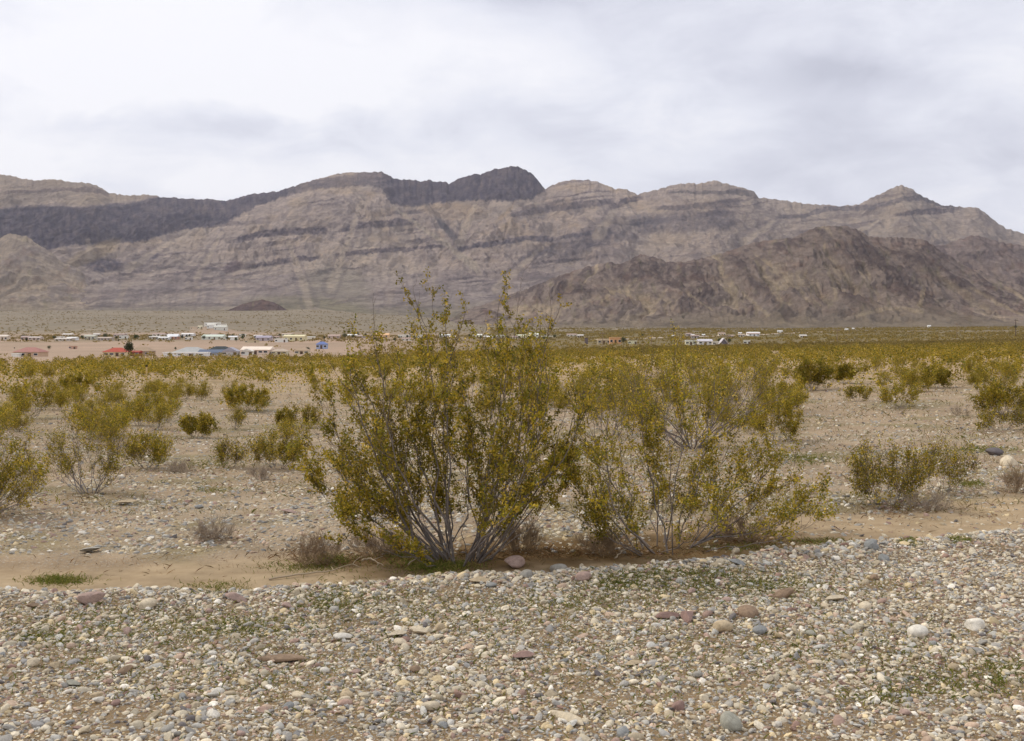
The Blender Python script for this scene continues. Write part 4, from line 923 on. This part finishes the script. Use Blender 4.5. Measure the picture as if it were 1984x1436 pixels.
# ------------------------------------------------------------------ the town on the plain
MC = {}
def mc(col, name='painted_surface'):
    key = tuple(col)
    if key not in MC: MC[key] = mat_flat(name, np.clip(lin(*col), 0, .85), .85, .8, .08)
    return MC[key]
M_GLASS = mat_flat('window_glass', (.03, .035, .045), .15, 1, .1, .5)
def box_arr(x0, x1, y0, y1, z0, z1):
    V = [(x, y, z) for x in (x0, x1) for y in (y0, y1) for z in (z0, z1)]
    F = [(0, 1, 3, 2), (4, 6, 7, 5), (0, 4, 5, 1), (2, 3, 7, 6), (0, 2, 6, 4), (1, 5, 7, 3)]; return V, F
def pmesh(name, V, F, mat, parent):
    me = bpy.data.meshes.new(name); me.from_pydata(V, [], F); me.materials.append(mat); me.update(); return link(name, me, parent)
def building(px, Y, wpx, hpx, roof, wall, rcol, label, cat='house', name='house', rz=0, deep=.75, roofpx=None, windows=2, garage=False, group='town houses', dz=0):
    w = wpx/FPX*Y; h = hpx/FPX*Y; rh = (roofpx if roofpx is not None else hpx*.35)/FPX*Y; d = w*deep; X = (px-CX)/FPX*Y
    root = bpy.data.objects.new(name, None); COL.objects.link(root); root.location = (X, Y, gz(X, Y)+dz); root.rotation_euler.z = math.radians(rz)
    tag(root, label, cat, group); wm = mc(wall); rm = mc(rcol, 'roof_surface')
    V, F = box_arr(-w/2, w/2, -d/2, d/2, -1.0-dz, h); 
    if roof == 'aframe':
        V = list(V)+[(-w/2+.1, -d/2, .1), (w/2-.1, -d/2, .1), (0, -d/2, h+rh-.4)]; F = [f for f in F]+[(8, 9, 10)]
        V = [(x*(.5 if i < 8 else 1), y*(1 if i > 7 else .96), z) for i, (x, y, z) in enumerate(V)]
    pmesh('wall', V, F, wm, root)
    e = .35
    if roof == 'gable':
        V = [(-w/2-e, -d/2-e, h), (w/2+e, -d/2-e, h), (w/2+e, d/2+e, h), (-w/2-e, d/2+e, h), (-w/2-e, 0, h+rh), (w/2+e, 0, h+rh)]; F = [(0, 1, 5, 4), (2, 3, 4, 5), (0, 4, 3), (1, 2, 5), (0, 3, 2, 1)]
    elif roof == 'front':
        V = [(-w/2-e, -d/2-e, h), (w/2+e, -d/2-e, h), (w/2+e, d/2+e, h), (-w/2-e, d/2+e, h), (0, -d/2-e, h+rh), (0, d/2+e, h+rh)]; F = [(0, 1, 4), (2, 3, 5), (0, 4, 5, 3), (1, 2, 5, 4), (0, 3, 2, 1)]
    elif roof == 'hip':
        V = [(-w/2-e, -d/2-e, h), (w/2+e, -d/2-e, h), (w/2+e, d/2+e, h), (-w/2-e, d/2+e, h), (-w*.18, 0, h+rh), (w*.18, 0, h+rh)]; F = [(0, 1, 5, 4), (2, 3, 4, 5), (0, 4, 3), (1, 2, 5), (0, 3, 2, 1)]
    elif roof == 'aframe':
        V = [(-w/2-e, -d/2-e, .2), (w/2+e, -d/2-e, .2), (w/2+e, d/2+e, .2), (-w/2-e, d/2+e, .2), (0, -d/2-e, h+rh), (0, d/2+e, h+rh)]; F = [(0, 4, 5, 3), (1, 2, 5, 4)]
        V2 = [(x, y, z-.35) for x, y, z in V]; V = V+V2; F = F+[(6, 9, 11, 10), (7, 10, 11, 8), (0, 6, 10, 4), (4, 10, 7, 1), (3, 5, 11, 9), (5, 2, 8, 11)]
    else:
        V, F = box_arr(-w/2-e*.5, w/2+e*.5, -d/2-e*.5, d/2+e*.5, h+.002, h+max(.25, rh))
    pmesh('roof', V, F, rm, root)
    ws = np.linspace(-.36, .36, windows+1) if windows else []
    for i, u in enumerate(ws):
        xx = u*w; zt = min(h*.8, 2.2)
        if i == (windows+1)//2:
            V, F = box_arr(xx-.5, xx+.5, -d/2-.06, -d/2-.002, .02, zt); pmesh('door', V, F, mc((104, 84, 70)), root)
        else:
            V, F = box_arr(xx-.7, xx+.7, -d/2-.06, -d/2-.002, zt*.42, zt); f = pmesh('window', V, F, mc((226, 222, 214)), root)
            V, F = box_arr(xx-.6, xx+.6, -d/2-.08, -d/2-.062, zt*.42+.1, zt-.1); pmesh('pane', V, F, M_GLASS, f)
    if garage:
        V, F = box_arr(-w*.48, -w*.2, -d/2-.07, -d/2-.003, .02, 2.3); pmesh('garage_door', V, F, mc((232, 226, 212)), root)
    return root
def extra_houses():
    rng = np.random.default_rng(88)
    for i in range(30):
        px = rng.uniform(0, 1130) if i < 22 else rng.uniform(1150, 1560); Y = rng.uniform(690, 980)
        c = [(236, 230, 218), (214, 198, 176), (226, 214, 188), (198, 186, 178), (240, 240, 236)][rng.integers(5)]; r = [(232, 230, 226), (186, 168, 150), (172, 150, 140), (214, 208, 200)][rng.integers(4)]
        building(px, Y, rng.uniform(10, 24), rng.uniform(3.5, 5), 'gable', c, r, 'small pale low house among the scrub in the far rows of the town', roofpx=2, windows=2, group='small far houses')
W_ = (240, 236, 226); CRM = (226, 208, 168)
def town():
    B = building
    B(60, 335, 50, 10, 'hip', (206, 178, 150), (170, 124, 114), 'house with faded pink hip roof at the far left', roofpx=9, windows=3)
    B(32, 330, 14, 6, 'flat', W_, W_, 'small white garage left of the pink roofed house', 'garage', 'garage', windows=0, roofpx=1)
    B(228, 335, 44, 9, 'hip', CRM, (176, 88, 72), 'cream house with bright red roof beside the dark tree', roofpx=8, windows=3)
    B(258, 338, 28, 8, 'gable', (150, 84, 72), (160, 82, 70), 'dark red walled wing behind the dark tree', roofpx=3, windows=2)
    B(276, 352, 40, 9, 'hip', (178, 154, 130), (168, 146, 122), 'tan hip roofed house right of the red one', roofpx=9, windows=2)
    B(362, 330, 84, 6, 'flat', (244, 242, 234), (236, 234, 226), 'long low white building in the front row', 'outbuilding', 'outbuilding', windows=3, roofpx=1, deep=.25)
    B(372, 345, 60, 6, 'hip', (206, 204, 196), (176, 176, 172), 'house with pale grey hip roof behind the long white building', roofpx=10, windows=2)
    B(428, 360, 52, 6, 'hip', (160, 158, 158), (66, 72, 74), 'house with dark charcoal roof in the front row', roofpx=10, windows=2)
    B(412, 343, 46, 5, 'gable', (180, 182, 190), (104, 114, 132), 'low house with blue-grey roof before the charcoal roof', roofpx=6, windows=2)
    B(448, 338, 28, 8, 'front', (206, 202, 200), (170, 168, 176), 'small grey house with pointed front gable', roofpx=8, windows=1)
    B(500, 352, 54, 9, 'gable', (240, 216, 196), (240, 222, 204), 'long pinkish white house right of the grey gable', roofpx=6, windows=4)
    B(480, 340, 20, 8, 'front', W_, (226, 220, 208), 'white front wing of the pinkish house', roofpx=5, windows=1)
    B(543, 350, 30, 6, 'hip', (230, 224, 196), (188, 172, 154), 'low cream house with brownish roof', roofpx=5, windows=2)
    B(586, 356, 26, 7, 'hip', (224, 210, 178), (176, 154, 130), 'tan house at the right end of the front row', roofpx=6, windows=2)
    B(624, 480, 20, 9, 'hip', (170, 184, 214), (112, 128, 176), 'building with blue roof beside the largest bush', roofpx=5, windows=2)
    B(572, 690, 40, 9, 'gable', (222, 212, 170), (226, 216, 178), 'large cream warehouse behind the front row', 'warehouse', 'warehouse', roofpx=3, windows=3)
    B(545, 650, 22, 6, 'flat', W_, W_, 'white shed left of the cream warehouse', 'shed', 'shed', windows=1, roofpx=1)
    B(512, 700, 28, 6, 'gable', (190, 178, 180), (172, 164, 176), 'lavender roofed house in the second row', roofpx=4, windows=2)
    B(488, 640, 24, 4, 'flat', (214, 200, 164), (196, 180, 150), 'low tan building below the lavender roof', windows=1, roofpx=1)
    B(452, 720, 16, 6, 'gable', W_, (236, 236, 236), 'small white house left of the lavender roof', roofpx=2, windows=1)
    B(415, 740, 40, 6, 'gable', (220, 222, 208), (206, 214, 200), 'pale green long house in the second row', roofpx=4, windows=3)
    B(336, 760, 20, 6, 'gable', (200, 150, 130), (238, 240, 246), 'salmon house with white roof in the second row', roofpx=5, windows=2)
    B(366, 720, 12, 5, 'flat', W_, W_, 'little white shed right of the salmon house', 'shed', 'shed', windows=1, roofpx=1)
    B(300, 760, 18, 5, 'gable', (202, 194, 182), (206, 200, 192), 'grey trailer home left of the salmon house', roofpx=2, windows=2)
    B(240, 770, 14, 6, 'flat', W_, W_, 'bright white box building in the second row', windows=1, roofpx=1)
    B(205, 700, 26, 5, 'gable', (196, 182, 168), (186, 172, 160), 'beige long trailer home at left', roofpx=2, windows=3)
    B(176, 730, 20, 7, 'gable', (200, 196, 178), (190, 188, 172), 'greenish cream house at left', roofpx=3, windows=2)
    B(126, 690, 30, 4, 'gable', (214, 202, 188), (206, 198, 188), 'low pale trailer home, second row at left', roofpx=2, windows=3)
    B(118, 760, 12, 4, 'flat', W_, (232, 230, 226), 'white shed behind the low pale trailer home', 'shed', 'shed', windows=1, roofpx=1)
    B(70, 720, 22, 5, 'gable', (208, 192, 178), (206, 194, 186), 'pale gabled trailer home near the left edge', roofpx=2, windows=2)
    B(50, 730, 14, 5, 'gable', (186, 166, 156), (176, 158, 152), 'dull pink small house near the left edge', roofpx=3, windows=1)
    B(8, 700, 18, 8, 'gable', (216, 204, 186), (220, 210, 196), 'cream house cut by the left edge', roofpx=3, windows=2)
    B(142, 500, 12, 5, 'flat', (206, 170, 148), (196, 160, 140), 'small pink shed alone on the bare ground', 'shed', 'shed', windows=1, roofpx=1)
    # cluster on the rise
    for (px, Y, w, h, rf, wc, rc, lb, dz) in ((412, 1250, 28, 5, 'flat', W_, W_, 'topmost long white building on the rise', 0), (410, 1150, 16, 7, 'gable', (240, 238, 230), W_, 'white building in the middle of the rise', 0), (428, 1120, 24, 7, 'gable', (222, 222, 210), (226, 228, 218), 'pale green roofed building on the rise', 0),
                                             (434, 1240, 10, 5, 'flat', (224, 214, 190), W_, 'small cream building right end of the rise', 0), (378, 1250, 16, 3, 'flat', (226, 206, 180), (214, 196, 172), 'low beige building left end of the rise', 0), (388, 1180, 8, 4, 'gable', (226, 220, 190), (216, 206, 180), 'tiny cream house at the left foot of the rise', 0),
                                             (470, 900, 12, 4, 'flat', (226, 216, 196), W_, 'small white box right of the rise', 0), (600, 740, 20, 5, 'flat', (232, 226, 204), W_, 'low white building right of the cream warehouse', 0)):
        B(px, Y, w, h, rf, wc, rc, lb, roofpx=2, windows=1, dz=dz, deep=.5)
    # middle
    B(648, 800, 22, 5, 'gable', (206, 186, 170), (182, 160, 148), 'brownish house right of the blue roof', roofpx=3)
    B(740, 840, 28, 6, 'gable', (230, 196, 150), (232, 190, 146), 'orange tan building seen left of the largest bush top', roofpx=3)
    B(700, 820, 16, 4, 'gable', (190, 176, 166), (176, 160, 150), 'grey brown house left of the orange tan building', roofpx=2)
    B(795, 860, 46, 4, 'flat', (234, 232, 220), W_, 'long white roof seen through the largest bush', roofpx=2, deep=.3)
    B(862, 860, 20, 5, 'gable', (210, 212, 204), (222, 222, 216), 'grey white building behind the largest bush', roofpx=2)
    B(925, 870, 18, 5, 'gable', (240, 234, 200), W_, 'small bright building between the bush tops, left of four', roofpx=2)
    B(946, 860, 14, 4, 'flat', (236, 236, 232), W_, 'small flat white building between the bush tops', roofpx=1)
    B(1016, 870, 32, 4, 'gable', (238, 230, 190), (242, 238, 210), 'long cream building right of the tall bush sprays', roofpx=2, deep=.4)
    B(1034, 880, 18, 5, 'gable', (240, 236, 220), (244, 240, 222), 'taller cream building behind the long cream one', roofpx=3, dz=.5)
    B(1060, 860, 22, 3, 'flat', (232, 226, 196), W_, 'low cream shed at the right end of the cream buildings', 'shed', 'shed', roofpx=1)
    B(970, 870, 16, 4, 'flat', (222, 222, 206), W_, 'small white shed hidden among the bush sprays', 'shed', 'shed', roofpx=1, windows=1)
    B(1192, 520, 22, 11, 'flat', (228, 176, 128), (222, 172, 126), 'peach coloured house right of the pole', roofpx=2, windows=2, deep=.6)
    B(1170, 530, 24, 8, 'flat', (196, 180, 150), (226, 206, 176), 'brown and cream building left of the peach house', roofpx=2, windows=2, deep=.5)
    B(1225, 515, 16, 5, 'flat', (240, 234, 200), (240, 236, 214), 'small cream box trailer right of the peach house', 'trailer', 'trailer', roofpx=1, windows=1)
    B(1136, 540, 6, 11, 'flat', (120, 108, 110), (110, 98, 100), 'narrow dark tank tower left of the peach house', 'tower', 'tank_tower', roofpx=1, windows=0)
    B(1338, 450, 20, 7, 'flat', (238, 236, 206), W_, 'cream trailer at the left of the right group', 'trailer', 'trailer', roofpx=2, windows=2, deep=.5)
    B(1365, 470, 26, 7, 'gable', (226, 222, 214), (206, 202, 208), 'grey roofed house in the right group', roofpx=4, windows=2)
    B(1389, 460, 18, 5, 'flat', (214, 206, 190), (220, 212, 198), 'low wing beside the pointed house', roofpx=1, windows=1)
    B(1401, 458, 17, 3, 'aframe', (120, 112, 116), (214, 208, 210), 'small house with steep pointed roof', roofpx=10, windows=1, deep=.9)
    B(1447, 455, 11, 6, 'flat', (246, 244, 226), W_, 'white box trailer alone at the right', 'trailer', 'trailer', roofpx=1, windows=1, deep=.5)
    for px, Y, w, lb in ((1303, 800, 5, 'tiny white shed by the dirt road, nearest'), (1342, 850, 6, 'tiny white trailer above the right group'), (1363, 860, 5, 'tiny cream shed right of the tiny white trailer'),
                         (1434, 1000, 6, 'tiny white house far along the dirt road'), (1511, 1150, 9, 'pale house by the bend of the dirt road'), (1653, 1500, 4, 'white speck of a house at the foot of the hills'), (1800, 1900, 6, 'farthest white house under the right foothill'), (1640, 1350, 6, 'low pale shed left of the far white speck')):
        B(px, Y, w, 3, 'gable', W_, (236, 234, 230), lb, roofpx=1.5, windows=1, deep=.6)
town()
extra_houses()
def town_trees():
    rng = np.random.default_rng(77)
    def tree_parts(h, w, seed, dark):
        r = np.random.default_rng(seed); n = 900
        cen = unit(r.normal(size=(12, 3)))*np.array((w*.28, w*.28, h*.25))*r.uniform(.5, 1, (12, 1))+np.array((0, 0, h*.6))
        c = cen[r.integers(12, size=n)]+r.normal(size=(n, 3))*np.array((w*.13, w*.13, h*.11)); c[:, 2] = np.maximum(c[:, 2], h*.15)
        col = lin(76, 82, 50)*(1+r.normal(0, .25, (n, 1))).clip(.5, 1.6)*dark
        crown = leaves_mesh(r, c, h*.035, col, .2, .7)
        p = np.array([[(0, 0, -.3), (.03*w, 0, h*.25), (-.02*w, .02*w, h*.5), (0, 0, h*.75)]], float); Pb = [p]
        for k in range(4):
            a = k*1.6; Pb.append(np.array([[(0, 0, h*.28), (math.cos(a)*w*.1, math.sin(a)*w*.1, h*.4), (math.cos(a)*w*.2, math.sin(a)*w*.2, h*.52), (math.cos(a)*w*.27, math.sin(a)*w*.27, h*.64)]]))
        V, F = tubes(np.concatenate(Pb), np.array([h*.03]+[h*.015]*4), np.array([h*.012]+[h*.005]*4), 6)
        return (V, F, np.repeat(lin(98, 84, 70)[None], len(V), 0)), crown
    def mk(parts, loc):
        (V, F, cb), (VL, FL, CL) = parts
        root = bpy.data.objects.new('tree', None); COL.objects.link(root); root.location = loc
        link('trunk', mesh_from('trunk', V, F, cb, True, M_BARK), root); link('crown', mesh_from('crown', VL, FL, CL, False, M_LEAF), root); return root
    t = [mk(tree_parts(5, 2.9, 1, .85), (0, 0, 0)), mk(tree_parts(5, 5.5, 2, 1.), (0, 0, 0)), mk(tree_parts(5, 4, 3, 1.25), (0, 0, 0))]
    L = [(250, 325, 30, 0, 'tall dark tree beside the bright red roof'), (45, 740, 10, 1, 'dark round tree at the left end of the second row'), (204, 760, 12, 1, 'broad dark tree in the left of the second row'), (105, 740, 8, 1, 'small dark tree left of the white shed'),
         (133, 720, 8, 1, 'small tree right of the low pale trailer home'), (186, 750, 8, 2, 'tree behind the greenish cream house'), (226, 750, 7, 1, 'dark bush-like tree by the bright white box'), (262, 740, 10, 2, 'brownish tree right of the bright white box'),
         (292, 760, 9, 1, 'dark tree left of the grey trailer home'), (353, 760, 9, 0, 'slim dark tree right of the salmon house'), (362, 740, 10, 0, 'slim dark tree by the little white shed'), (395, 720, 9, 1, 'dark tree left of the pale green house'),
         (322, 750, 9, 0, 'narrow tree left of the salmon house'), (470, 720, 9, 2, 'olive tree between the white house and the lavender roof'), (495, 740, 8, 1, 'dark tree beside the lavender roof'), (530, 740, 7, 2, 'olive tree left of the warehouse'),
         (608, 760, 8, 1, 'dark tree right of the warehouse'), (668, 790, 11, 1, 'dark tree right of the brownish house'), (684, 800, 8, 1, 'dark tree second from the brownish house'), (708, 830, 10, 0, 'slim dark tree behind the grey brown house'),
         (722, 810, 8, 1, 'dark tree left of the orange tan building'), (95, 480, 9, 1, 'lone dark bush on the bare ground at left'), (28, 500, 4, 2, 'low olive bush on the bare ground far left'), (218, 490, 4, 1, 'low dark bush on bare ground left of the red roof'), (340, 470, 7, 2, 'yellow-green tree above the long white building'),
         (596, 400, 10, 1, 'dark tree above the tan house'), (1208, 515, 14, 1, 'dark tree between the peach house and the cream trailer'), (1395, 480, 12, 1, 'dark tree left behind the pointed house'), (1412, 470, 12, 1, 'dark tree right of the pointed house'), (1346, 475, 8, 2, 'olive tree between trailer and grey roofed house'),
         (1245, 880, 6, 1, 'small dark tree on the plain right of the cream buildings'), (1968, 1500, 7, 1, 'dark tree at the foot of the pole by the right edge'), (440, 700, 8, 1, 'dark tree in front of the pale green roof on the rise'), (160, 745, 8, 2, 'dull green tree between the left trailers')]
    rr = np.random.default_rng(5)
    for i in range(46): L.append((rr.uniform(0, 1130), rr.uniform(640, 960), rr.uniform(4.5, 9), int(rr.integers(3)), 'dusty green tree in the scrub between the far houses'))
    used = set()
    for (px, Y, hp, k, lb) in L:
        X = (px-CX)/FPX*Y; h = hp/FPX*Y; o = t[k] if k not in used else copy_tree(t[k]); used.add(k)
        o.location = (X, Y, gz(X, Y)); s = h/5; o.scale = (s*rng.uniform(.85, 1.2), s, s); o.rotation_euler.z = rng.uniform(0, 6); tag(o, lb, 'tree', 'town trees')
town_trees()
def poles():
    M_W = mat_flat('weathered_wood', lin(150, 128, 108), .9, 3, .2); M_DW = mat_flat('dark_wood', lin(92, 74, 66), .9, 3, .2)
    def pole(px, Y, hpx, r, label, mat, arms=True):
        X = (px-CX)/FPX*Y; h = hpx/FPX*Y; root = bpy.data.objects.new('utility_pole', None); COL.objects.link(root); root.location = (X, Y, gz(X, Y)); tag(root, label, 'utility pole', 'utility poles')
        V, F = tubes(np.array([[(0, 0, -.5), (0, 0, h*.5), (0, 0, h)]], float), np.array([r]), np.array([r*.7]), 8); link('post', mesh_from('post', V, F, None, True, mat), root)
        if arms:
            V, F = box_arr(-1.3, 1.3, -r-.14, -r-.01, h-.75, h-.55); a = pmesh('crossarm', V, F, mat, root)
            for u in (-1.15, -.5, .5, 1.15):
                v, f = tubes(np.array([[(u, -r-.08, h-.55), (u, -r-.08, h-.43), (u, -r-.08, h-.35)]]), np.array([.05]), np.array([.03]), 6); link('insulator', mesh_from('insulator', v, f, None, True, mc((150, 150, 146))), a)
    pole(1168, 420, 28, .16, 'pale utility pole left of the peach house', M_W); pole(1262, 460, 20, .16, 'pale utility pole between the cream trailer and the right group', M_W); pole(1410, 430, 20, .16, 'utility pole by the pointed house', M_W)
    pole(1622, 400, 30, .16, 'pale utility pole on the right plain', M_W); pole(1854, 560, 30, .17, 'faint pale utility pole near the pale road at right', M_W); pole(1968, 620, 34, .22, 'dark utility pole nearest the right edge', M_DW)
    def stake(px, py, hpx, label):
        X, Y = pix_ground(px, py); h = hpx/FPX*Y; root = bpy.data.objects.new('survey_stake', None); COL.objects.link(root); root.location = (X, Y, gz(X, Y)); tag(root, label, 'stake', 'wooden survey stakes')
        V, F = box_arr(-.04, .04, -.02, .02, -.1, h); pmesh('post', V, F, mc((206, 180, 132)), root)
        V, F = box_arr(-.055, .055, -.035, .035, h+.001, h+.13); pmesh('cap', V, F, mc((70, 62, 40)), root)
    stake(284, 735, 24, 'pale wooden stake with dark top standing in the left scrub'); stake(152, 704, 11, 'short pale stake at the edge of the bare ground, left')
poles()
def dirt_road():
    """pale road crossing the right plain, a sheet just above the ground"""
    def strip(pts, w, name, label):
        P = np.array([((px-CX)/FPX*Y, Y) for px, Y in pts]); t = np.linspace(0, len(P)-1, 160); C = np.stack([np.interp(t, np.arange(len(P)), P[:, i]) for i in range(2)], -1)
        T = unit(np.gradient(C, axis=0)); N = np.stack((-T[:, 1], T[:, 0]), -1); V = []
        for s in np.linspace(-1, 1, 5):
            q = C+N*s*w/2; V.append(np.stack((q[:, 0], q[:, 1], ground_z(q[:, 0], q[:, 1])+.35), -1))
        V = np.stack(V, 1).reshape(-1, 3); o = link(name, mesh_from(name, V, grid_faces(160, 5), None, True, mat_flat('road_dust', lin(186, 168, 148), .95, .05, .15))); tag(o, label, 'road', kind='structure')
    strip([(1150, 640), (1250, 720), (1350, 800), (1450, 920), (1540, 1080), (1640, 1300)], 22, 'road', 'pale dirt road climbing across the right plain')
    strip([(1840, 1500), (1900, 1480), (1984, 1440), (2200, 1400)], 60, 'road', 'pale road bank near the right edge')
dirt_road()

# ------------------------------------------------------------------ haze
def haze():
    V, F = box_arr(-14000, 14000, -13000, 13000, -60, 1700)
    m, g = new_mat('haze_air'); out = g.n('ShaderNodeOutputMaterial'); v = g.n('ShaderNodeVolumePrincipled')
    v.inputs['Density'].default_value = HAZE; v.inputs['Color'].default_value = (.80, .82, .95, 1); v.inputs['Density Attribute'].default_value = ''; v.inputs['Anisotropy'].default_value = .3
    g.l(v.outputs[0], out.inputs['Volume'])
    o = pmesh('haze', V, F, m, None); tag(o, 'thin pale desert air softening the far mountains', 'haze', kind='stuff')
HAZE = 2.6e-5
haze()
